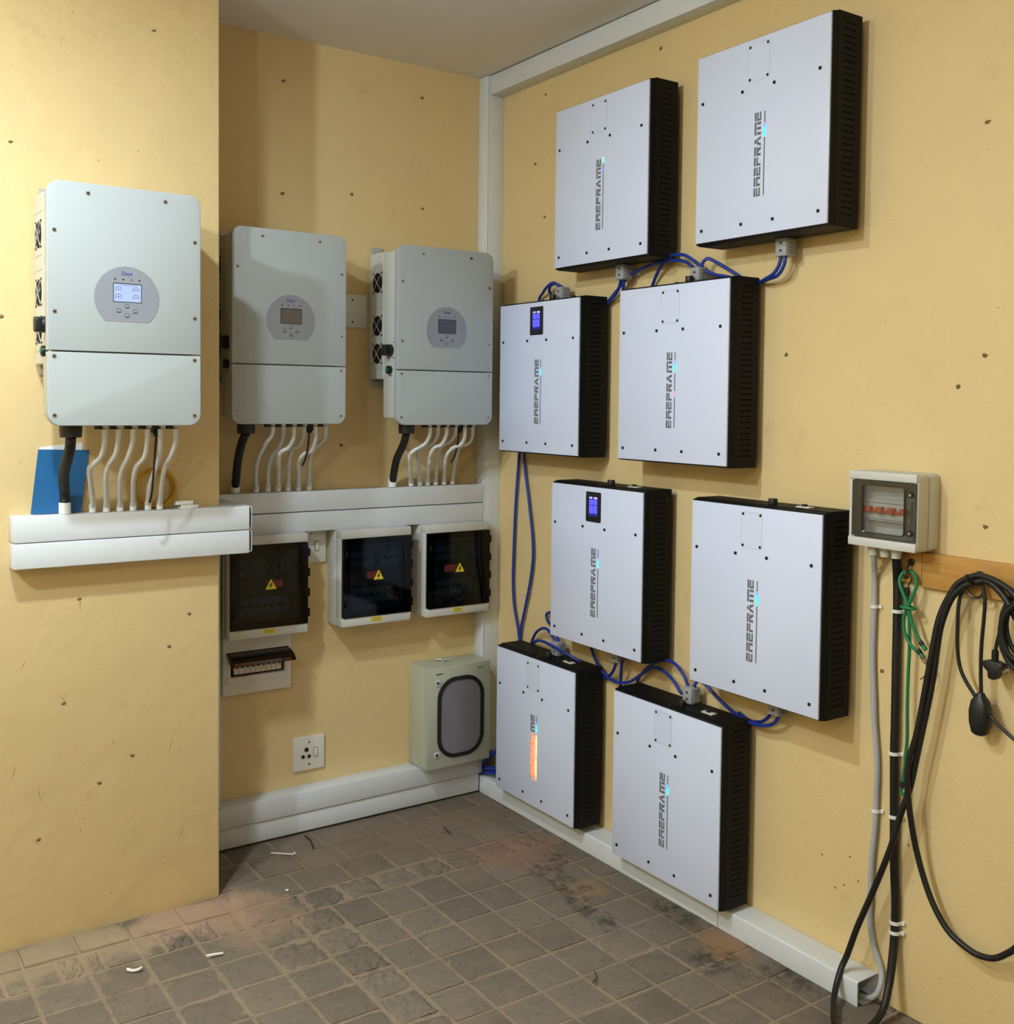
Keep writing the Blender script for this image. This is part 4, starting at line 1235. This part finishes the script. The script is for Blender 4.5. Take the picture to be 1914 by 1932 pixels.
# light switch plate, blank plate, socket
t = thing('switch_plate', (-0.879, 0, 1.020), 'white light switch plate between the first two smoked-door boxes', 'switch')
MB().prism(rrect(0, 0.111, 0, 0.122, 0.004, 3), 'y', 0, -0.012).build('plate', M['switchw'], t, bevel=0.002)
rk = MB().box(0.063, 0.081, -0.012, -0.0135, 0.045, 0.083).build('rocker_frame', M['faint'], t)
MB().box(0.0645, 0.0795, -0.013, -0.017, 0.047, 0.081).build('rocker', M['switchw'], rk, bevel=0.001)
MB().cyl((0.051, 0.112), 'y', 0.003, -0.013, -0.011, 10).build('screw', M['darksteel'], t)
t = thing('blank_plate', (-0.722, 0, 1.930), 'blank white plate on the wall between two inverters', 'blank plate')
MB().prism(rrect(0, 0.125, 0, 0.128, 0.003, 3), 'y', 0, -0.010).build('plate', M['switchw'], t, bevel=0.0015)
for zz in (0.106, 0.021):
    MB().cyl((0.0625, zz), 'y', 0.004, -0.0112, -0.009, 10).build('screw', M['darksteel'], t)
t = thing('wall_socket', (-0.899, 0, 0.215), 'square white three-pin socket with switch low on the alcove wall', 'socket')
MB().prism(rrect(0, 0.128, 0, 0.130, 0.003, 3), 'y', 0, -0.011).build('plate', M['switchw'], t, bevel=0.002)
for (x, z, r) in ((0.053, 0.080, 0.0062), (0.039, 0.054, 0.0052), (0.064, 0.053, 0.0052)):
    h = MB().cyl((x, z), 'y', r * 1.5, -0.0125, -0.0105, 16).build('pin_collar', M['faint'], t)
    MB().cyl((x, z), 'y', r, -0.0128, -0.012, 14).build('pin_hole', M['hole'], h)
rk = MB().box(0.0815, 0.0985, -0.011, -0.0125, 0.048, 0.084).build('rocker_frame', M['faint'], t)
MB().box(0.083, 0.097, -0.012, -0.016, 0.050, 0.082).build('rocker', M['switchw'], rk, bevel=0.001)
for zz in (0.108, 0.022):
    MB().cyl((0.064, zz), 'y', 0.0036, -0.0122, -0.010, 10).build('screw', M['darksteel'], t)

# grey-green steel box on the floor trunking
t = thing('steel_box', (-0.392, 0, 0.163), 'grey-green steel box with rounded window above the floor trunking in the corner', 'steel box')
W, Hh = 0.296, 0.412
MB().box(0, W, 0, -0.132, 0, Hh).build('body', M['greenbox'], t, bevel=0.003)
dr = MB().prism(rrect(-0.003, W + .002, 0.003, Hh + .003, 0.003, 2), 'y', -0.136, -0.153).build('door', M['greenbox'], t, bevel=0.003)
gk = rrect(0.046, 0.264, 0.038, 0.368, 0.085, 10)
gi = rrect(0.061, 0.249, 0.053, 0.353, 0.072, 10)
MB().ring(gk, gi, 'y', -0.150, -0.160).build('gasket', M['gasket'], dr, bevel=0.003)
MB().prism(rrect(0.058, 0.252, 0.050, 0.356, 0.072, 10), 'y', -0.150, -0.1545).build('window', M['window'], dr)
for (x, z) in ((0.052, 0.352), (0.050, 0.060)):
    lk = MB().cyl((x - .006, z), 'y', 0.0145, -0.152, -0.1570, 20).build('lock', M['chrome'], dr, bevel=0.0012)
    MB().cyl((x - .006, z), 'y', 0.0060, -0.155, -0.1585, 16).build('lock_core', M['darksteel'], lk)
MB().box(0.040, 0.072, -0.1528, -0.1534, 0.3845, 0.3885).build('printed_mark', M['ink'], dr)
MB().box(0.234, 0.262, -0.1528, -0.1534, 0.388, 0.392).build('printed_mark', M['faint'], dr)
k = thing('box_keys', (-0.272, -0.066, 0.575), 'metal wing key lying on top of the grey-green box', 'key')
MB().cyl((0, 0), 'z', 0.006, 0, 0.012, 12).build('key_socket', M['galv'], k)
MB().tube([(-0.022, 0.030, 0.006), (-0.006, 0.006, 0.008), (0.012, -0.006, 0.008), (0.028, -0.012, 0.006)], 0.0042, 8).build('key_wings', M['galv'], k, smooth=True)

# ------------------------------------------------------------------ on the pillar trunking
t = thing('brochure', (-1.835, -0.432, 1.298), 'blue brochure leaning on the pillar behind the thick black conduit', 'brochure')
a, b, c_, d_ = (-1.87, -0.402, 1.49), (-1.726, -0.402, 1.486), (-1.754, -0.418, 1.299), (-1.895, -0.418, 1.299)
o = (-1.835, -0.432, 1.298)


def sheet(mb, quad, th, bow):
    n = 8
    A, B, C, D_ = [Vector(q) - Vector(o) for q in quad]
    vs = []
    for j in range(2):
        for i in range(n + 1):
            t_ = i / n
            L0, R0 = D_.lerp(A, t_), C.lerp(B, t_)
            off = Vector((0, bow * math.sin(math.pi * t_) + j * th, 0))
            vs += [L0 + off, R0 + off]
    m = 2 * (n + 1)
    fs = []
    for i in range(n):
        q = 2 * i
        fs += [(q, q + 1, q + 3, q + 2), (m + q, m + q + 2, m + q + 3, m + q + 1), (q, q + 2, m + q + 2, m + q), (q + 1, m + q + 1, m + q + 3, q + 3)]
    fs += [(0, m, m + 1, 1), (2 * n, 2 * n + 1, m + 2 * n + 1, m + 2 * n)]
    mb.add(vs, fs)
    return mb


sheet(MB(), (a, b, c_, d_), 0.001, 0.001).build('cover', M['brochure'], t, smooth=True)
sheet(MB(), ((-1.866, -0.3998, 1.496), (-1.745, -0.3998, 1.510), (-1.757, -0.413, 1.299), (-1.891, -0.413, 1.299)), 0.001, 0.001).build('back_page', M['paper'], t, smooth=True)

t = thing('yellow_cable_coil', (-1.533, -0.412, 1.298), 'yellow cable coil standing behind the pillar conduits', 'cable coil')
for k in range(4):
    r = 0.057 + 0.004 * (k % 3)
    ring = [(0.003 * k - .004 + r * math.cos(2 * math.pi * i / 36), 0.006 - 0.006 * k + 0.003 * math.sin(4 * math.pi * i / 36), 0.064 + .002 * (k % 2) + r * math.sin(2 * math.pi * i / 36)) for i in range(36)]
    MB().tube(ring, 0.0032, 8, closed=True).build('loop', M['yellowcord'], t, smooth=True)

t = thing('trunking_offcut', (-1.436, -0.440, 1.298), 'small white plastic offcuts lying on the right end of the pillar trunking', 'plastic offcut')
MB().box(-0.030, 0.026, -0.022, 0.018, 0.0, 0.004).box(-0.030, 0.026, -0.022, -0.018, 0.004, 0.012).build('strip', M['cuff'], t, bevel=0.0008, seg=1)
MB().box(-0.042, 0.014, -0.008, 0.026, 0.012, 0.016).box(-0.042, 0.014, -0.008, -0.005, 0.016, 0.024).box(0.0, 0.005, 0.0, 0.02, 0.004, 0.012).build('strip', M['cuff'], t, bevel=0.0008, seg=1)

# ------------------------------------------------------------------ breaker box on the right wall
t = thing('breaker_box', (0, -1.942, 1.268), 'small grey breaker box with red lever behind a clear smoked window', 'breaker box')
W, Hh, D = 0.216, 0.204, 0.100
P2 = lambda u0, u1, v0, v1, r, n=4: rrect(-u1, -u0, v0, v1, r, n)
MB().prism(P2(0, W, 0, Hh, 0.014), 'x', 0.0, -0.046).build('base', M['encl'], t, bevel=0.003)
lid = MB().ring(P2(0.0, W, 0.0, Hh, 0.012), P2(0.016, W - .016, 0.026, Hh - .024, 0.004), 'x', -0.049, -0.094)
lid.build('lid', M['encl'], t, bevel=0.003)
for (v0, v1) in ((0.0, 0.025), (Hh - 0.0235, Hh)):
    MB().box(-0.092, -D, -0.002, -W + .002, v0 + .001, v1).build('lid_band', M['encl'], t, bevel=0.003)
ic = MB().box(-0.046, -0.052, -0.014, -W + .014, 0.024, Hh - .022).build('inner_cover', M['encl'], t)
mod = MB().prism([(-0.052, 0.052), (-0.062, 0.066), (-0.074, 0.072), (-0.074, 0.128), (-0.062, 0.134), (-0.052, 0.146)], 'y', -0.036, -0.180)
# prism on the y axis takes (x, z) pairs: the stepped module body of the four-pole breaker
mod.build('breaker', M['encl'], t)
MB().box(-0.0735, -0.0745, -0.040, -0.176, 0.119, 0.1205).build('breaker_line', M['faint'], t)
MB().box(-0.0735, -0.0745, -0.040, -0.176, 0.075, 0.0765).build('breaker_line', M['faint'], t)
lv = MB().box(-0.074, -0.082, -0.030, -0.182, 0.094, 0.102)
for y in (0.054, 0.090, 0.127, 0.166):
    lv.box(-0.074, -0.090, -y + .010, -y - .010, 0.094, 0.110)
lv.build('lever', M['redlever'], t, bevel=0.0015)
wn = MB().prism(P2(0.014, W - .003, 0.0262, Hh - .0245, 0.004), 'x', -0.094, -D + .001).build('window', M['smokelight'], t)
MB().ring(P2(0.0145, W - .0035, 0.0265, Hh - .025, .004), P2(0.048, W - .036, 0.040, Hh - .036, .010), 'x', -0.093, -D - .0005).build('window_rim', M['smokeframe2'], wn)
MB().ring(P2(0.046, W - .034, 0.038, Hh - .034, .011), P2(0.050, W - .038, 0.042, Hh - .038, .009), 'x', -0.098, -D - .002).build('window_bead', M['smokeframe2'], wn)
for vv in (0.050, 0.150):
    ck = MB().cyl((-W + .020, vv), 'x', 0.0085, -D - .0015, -D + .004, 16).build('lid_screw', M['ink'], t)
    MB().cyl((-W + .020, vv), 'x', 0.0035, -D - .0025, -D - .001, 10).build('lid_screw_core', M['steel'], ck)
for u in (0.052, 0.091, 0.126):
    MB().cyl((-0.055, -u), 'z', 0.0155, -0.010, 0.002, 8).cyl((-0.055, -u), 'z', 0.0125, -0.026, -0.010, 16, 0.0145).build('gland', M['encl'], t, smooth=True)

# wooden rail with hooks
t = thing('wooden_rail', (0, -2.12, 1.170), 'varnished wooden rail with hooks, carrying the black cables', 'wooden rail')
MB().box(0, -0.020, -0.002, -1.10, 0, 0.092).build('board', M['wood'], t, bevel=0.002)
MB().box(0, -0.018, 0.066, 0.0, 0.006, 0.090).build('board_end', M['wood'], t, bevel=0.002)
hk = MB().cyl((0.030, 0.062), 'x', 0.010, -0.018, -0.021, 14)
hk.tube(smooth_path([(-0.020, 0.030, 0.062), (-0.034, 0.030, 0.052), (-0.046, 0.030, 0.034), (-0.044, 0.030, 0.022), (-0.030, 0.032, 0.022)], 0.004), 0.0034, 8)
hk.build('hook', M['darksteel'], t, smooth=True)
hk = MB().cyl((-0.170, 0.052), 'x', 0.014, -0.020, -0.024, 16)
hk.tube(smooth_path([(-0.022, -0.170, 0.052), (-0.040, -0.170, 0.046), (-0.060, -0.170, 0.040), (-0.074, -0.170, 0.048), (-0.078, -0.170, 0.062)], 0.004), 0.0045, 8)
hk.tube([(-0.040, -0.170 + 0.022 * math.cos(2 * math.pi * i / 24), 0.022 + 0.022 * math.sin(2 * math.pi * i / 24)) for i in range(24)], 0.0032, 8, closed=True)
hk.build('hook', M['darksteel'], t, smooth=True)


def clip(parent, o, p, r, w=0.009):
    """White nail-in cable clip around a cable at p."""
    q = [(p[0] - o[0], p[1] - o[1], p[2] - o[2])][0]
    arc = [(q[0] - (r + .001) * math.sin(math.pi * i / 8), q[1] + (r + .001) * math.cos(math.pi * i / 8)) for i in range(9)]
    out = [(q[0] - (r + .0035) * math.sin(math.pi * i / 8), q[1] + (r + .0035) * math.cos(math.pi * i / 8)) for i in range(9)]
    poly = [(-o[0], arc[0][1])] + arc + [(-o[0], arc[-1][1])] + [(-o[0], out[-1][1])] + out[::-1] + [(-o[0], out[0][1])]
    mb = MB().prism(poly, 'z', q[2] - w / 2, q[2] + w / 2)
    mb.box(-o[0], q[0] * .6 - o[0] * .4, out[-1][1], out[-1][1] - .008, q[2] - w / 2, q[2] + w / 2)
    mb.build('cable_clip', M['cuff'], parent)


def near_z(path, z):
    return min(path, key=lambda p: abs(p[2] - z))


# grey cable
g = [tuple(p) for p in PATHS['grey']]
g[0] = (-0.055, -1.994, 1.262)
g[-4:] = [(-0.020, -2.030, 0.078), (-0.036, -2.036, 0.050), (-0.046, -2.022, 0.022), (-0.050, -1.975, 0.008)]
g.append((-0.052, -1.90, 0.009))
o = (-0.012, -1.99, 0.01)
t = thing('grey_cable', o, 'light grey cable clipped to the wall, curling into the open floor trunking', 'cable')
sp = smooth_path(g, 0.012)
MB().tube(rel(sp, o), 0.0082, 10).build('sheath', M['greycable'], t, smooth=True)
for z in (1.093, 0.526):
    clip(t, o, near_z(sp, z), 0.0082)
# heavy black cable: down the wall, round on the floor, up to the hook
b = [tuple(p) for p in PATHS['black']]
b[0] = (-0.055, -2.068, 1.262)
b[-3:] = [(-0.030, -2.070, 0.150), (-0.055, -2.078, 0.080), (-0.098, -2.090, 0.030)]
b += [(-0.160, -2.096, 0.012), (-0.215, -2.085, 0.010), (-0.230, -2.045, 0.012), (-0.165, -1.985, 0.022), (-0.118, -1.955, 0.045)]
b2 = [tuple(p) for p in PATHS['black2']][2:]
b += [(-0.088, -1.948, 0.085)] + b2
o = (-0.19, -2.06, 0.0)
t = thing('heavy_cable', o, 'heavy black cable clipped under the breaker box and looped back up to the hook', 'cable')
sp = smooth_path(b, 0.012)
m = len(sp)
iz = next(i for i, p in enumerate(sp) if p[2] < 0.05)
MB().tube(rel(sp, o), 0.0085, 12, rf=lambda k: 1.36 if k < iz - 8 else (1.0 if k > iz + 8 else 1.18 - 0.18 * (k - iz) / 8)).build('sheath', M['rubber'], t, smooth=True)
wallside = sp[:iz]
for z in (1.088, 0.703, 0.527, 0.236, 0.222):
    clip(t, o, near_z(wallside, z), 0.0115)
# second black lead over the hook, swinging down and away to the right
pl_ = [tuple(p) for p in PATHS['lead']]
pl_ = pl_[:7] + [(-0.055, -2.228, 1.166), (-0.058, -2.211, 1.128), (-0.062, -2.199, 1.08), (-0.065, -2.183, 0.977), pl_[12]] + pl_[14:]
pl_ = [(-0.06, -2.47, 1.10), (-0.06, -2.44, 1.155)] + pl_[1:] + [(-0.045, -2.47, 0.42), (-0.05, -2.49, 0.62), (-0.06, -2.50, 0.85), (-0.06, -2.49, 1.0), (-0.06, -2.47, 1.06)]
tag(MB().tube(smooth_path(pl_, 0.012), 0.0080, 10).build('hanging_cable', M['rubber'], smooth=True), 'black cable hung over the rail hook, swinging down in a wide bow to the right', 'cable')
# thin lead with inline socket
o = (-0.045, -2.312, 0.83)
t = thing('extension_lead', o, 'thin black lead hanging from the hook with an oval inline socket', 'extension lead')
MB().tube(rel(smooth_path(PATHS['thin'], 0.01), o), 0.0048, 9).build('flex', M['rubber'], t, smooth=True)
MB().tube(rel(smooth_path(PATHS['thintail'] + [(-0.05, -2.50, 0.80)], 0.01), o), 0.0042, 9).build('flex', M['rubber'], t, smooth=True)
box = MB()
rows = [(0.0, .012, .010), (.006, .020, .016), (.030, .026, .020), (.060, .027, .021), (.085, .022, .018), (.098, .012, .012), (.106, .008, .008)]
nn = 18
vs, fs = [], []
for (z, a_, b_) in rows:
    for k in range(nn):
        t_ = 2 * math.pi * k / nn
        s_ = lambda c: math.copysign(abs(c) ** 0.7, c)
        vs.append((b_ * s_(math.cos(t_)), 0.0 + a_ * s_(math.sin(t_)) - 0.004 + 0.04 * (z - .05) * .1, z))
for i in range(len(rows) - 1):
    for k in range(nn):
        fs.append((i * nn + k, i * nn + (k + 1) % nn, (i + 1) * nn + (k + 1) % nn, (i + 1) * nn + k))
fs += [tuple(range(nn)), tuple(range((len(rows) - 1) * nn, len(rows) * nn))]
MB().add(vs, fs).build('inline_socket', M['blackp'], t, smooth=True)
# coil at the edge of the picture with its plug
o = (-0.06, -2.432, 1.02)
t = thing('cable_coil', o, 'coiled black lead with a three-pin plug at the right end of the rail', 'cable coil')
for k, (r, cy, cz) in enumerate(((0.072, -2.436, 1.118), (0.066, -2.440, 1.106), (0.060, -2.446, 1.122), (0.070, -2.448, 1.100), (0.056, -2.444, 1.112))):
    ring = [(-0.045 - 0.009 * k + .004 * math.sin(2 * math.pi * i / 40 + k), cy + r * math.cos(2 * math.pi * i / 40), cz + r * 1.28 * math.sin(2 * math.pi * i / 40)) for i in range(40)]
    MB().tube(rel(ring, o), 0.0062, 9, closed=True).build('loop', M['rubber'], t, smooth=True)
MB().tube(rel(smooth_path([(-0.05, -2.385, 1.16)] + PATHS['plugc'], 0.01), o), 0.0045, 8).build('flex', M['rubber'], t, smooth=True)
pg = MB()
q = Vector((-0.05, -2.354, 1.05)) - Vector(o)
pg.cyl((q.x, q.y), 'z', 0.0075, q.z - 0.028, q.z + .002, 14)
for k in range(4):
    pg.cyl((q.x, q.y), 'z', 0.0088, q.z - 0.006 - k * .006, q.z - .003 - k * .006, 14)
outl = [(-0.028, -0.036), (-0.026, -0.028), (-0.012, -0.024), (0.012, -0.024), (0.026, -0.028), (0.028, -0.036), (0.020, -0.046), (0.012, -0.052), (0.012, -0.064), (0.007, -0.070), (-0.007, -0.070), (-0.012, -0.064), (-0.012, -0.052), (-0.020, -0.046)]
pg2 = MB().prism([(q.y + a_, q.z + b_) for a_, b_ in outl], 'x', q.x - 0.014, q.x + 0.012)
pl3 = pg2.build('plug', M['blackp'], t, bevel=0.003)
pg.build('plug_collar', M['blackp'], t, smooth=True)
MB().box(q.x + .010, q.x + .024, q.y - .031, q.y - .025, q.z - .040, q.z - .034).box(q.x + .010, q.x + .024, q.y - .015, q.y - .009, q.z - .058, q.z - .052).build('pin', M['steel'], pl3)

# green bungee cords on the small hook
o = (-0.035, -2.095, 1.0)
t = thing('bungee_cord', o, 'green elastic cord doubled over the hook, with wire ends', 'cord')
MB().tube(rel(smooth_path(PATHS['green1'], 0.006), o), 0.0048, 9).build('cord', M['greencord'], t, smooth=True)
w = [(-0.042 - 0.012 * math.sin(2 * math.pi * i / 20), -2.099 + 0.020 * math.cos(2 * math.pi * i / 20), 1.114) for i in range(20)]
MB().tube(rel(w, o), 0.0042, 8, closed=True).build('cord_band', M['greencord'], t, smooth=True)
for p in (PATHS['green1'][0], PATHS['green1'][-1]):
    c0 = rel([p], o)[0]
    MB().tube([(c0[0], c0[1] + .010, c0[2] + .010), (c0[0], c0[1] + .002, c0[2] + .002)], 0.0066, 8).build('wire_wrap', M['ink'], t, smooth=True)
    MB().tube([(c0[0], c0[1], c0[2]), (c0[0] - .001, c0[1] - .008, c0[2] - .008)], 0.0062, 8).build('cord_end', M['greencord'], t, smooth=True)
MB().tube(rel(smooth_path([(-.042, -2.128, 1.005), (-.042, -2.150, 0.978), (-.042, -2.160, 0.972), (-.042, -2.158, 0.95), (-.042, -2.147, 0.935), (-.042, -2.141, 0.932)], .004), o), 0.0018, 6).build('wire_hook', M['cordknob'], t, smooth=True)
MB().tube(rel(smooth_path([(-.042, -2.146, 0.998), (-.042, -2.155, 0.985), (-.042, -2.160, 0.975)], .004), o), 0.0018, 6).build('wire_hook', M['cordknob'], t, smooth=True)
o = (-0.03, -2.09, 0.62)
t = thing('bungee_cord', o, 'long green elastic cord hanging straight down beside the heavy black cable', 'cord')
MB().tube(rel(smooth_path(PATHS['green2'][:-2], 0.01), o), 0.0046, 9).build('cord', M['greencord'], t, smooth=True)
c0 = rel([PATHS['green2'][-3]], o)[0]
MB().tube([(c0[0], c0[1], c0[2] + .012), (c0[0], c0[1], c0[2] - .004)], 0.0068, 8).build('wire_wrap', M['ink'], t, smooth=True)
MB().tube(rel(smooth_path([(-.03, -2.087, .624), (-.03, -2.083, .610), (-.03, -2.090, .604), (-.03, -2.096, .612)], .003), o), 0.0046, 8).build('cord_end', M['greencord'], t, smooth=True)
c1 = rel([PATHS['green2'][0]], o)[0]
MB().tube([(c1[0], c1[1], c1[2] + .012), (c1[0], c1[1], c1[2] - .010)], 0.0072, 8).build('wire_wrap', M['ink'], t, smooth=True)
MB().tube(rel([(-.032, -2.088, 1.16), (-.030, -2.100, 1.19), (-.036, -2.094, 1.200)], o), 0.0017, 6).build('wire_hook', M['ink'], t, smooth=True)

# ------------------------------------------------------------------ litter on the floor
def litter(name, pts, r, m, label, cat):
    tag(MB().tube(smooth_path(pts, 0.006), r, 7).build(name, M[m], smooth=True), label, cat)


z = 0.006
litter('plastic_stick', [(-1.487, -0.772, z), (-1.465, -0.778, z + .001), (-1.441, -0.784, z)], 0.0036, 'cuff', 'straight white plastic stick on the floor near the pillar', 'plastic stick')
litter('plastic_scrap', [(-1.700, -0.720, z), (-1.688, -0.737, z), (-1.672, -0.742, z + .002), (-1.664, -0.734, z)], 0.0044, 'cuff', 'curved white plastic scrap on the floor before the pillar', 'plastic scrap')
litter('cable_tie', [(-1.060, -0.192, z), (-1.030, -0.222, z + .001), (-1.0, -0.246, z), (-0.993, -0.243, z + .004), (-0.990, -0.250, z)], 0.0020, 'cuff', 'white cable tie lying near the alcove trunking', 'cable tie')
litter('twig', [(-0.900, -0.125, z + .003), (-0.897, -0.165, z + .001), (-0.906, -0.205, z), (-0.916, -0.238, z)], 0.0030, 'twig', 'bent dark twig near the alcove floor trunking', 'twig')
litter('twig', [(-0.42, -0.335, z), (-0.425, -0.37, z + .001), (-0.43, -0.405, z)], 0.0026, 'twig', 'short dark twig toward the corner', 'twig')
litter('plastic_scrap', [(-1.13, -0.50, z), (-1.122, -0.505, z)], 0.0035, 'cuff', 'tiny white scrap on the rough pavers beside the pillar edge', 'plastic scrap')
litter('wire_scrap', [(-0.585, -1.47, z), (-0.60, -1.50, z), (-0.63, -1.52, z + .001), (-0.61, -1.505, z)], 0.0016, 'twig', 'fine dark wire scrap on the floor near the picture bottom', 'wire scrap')
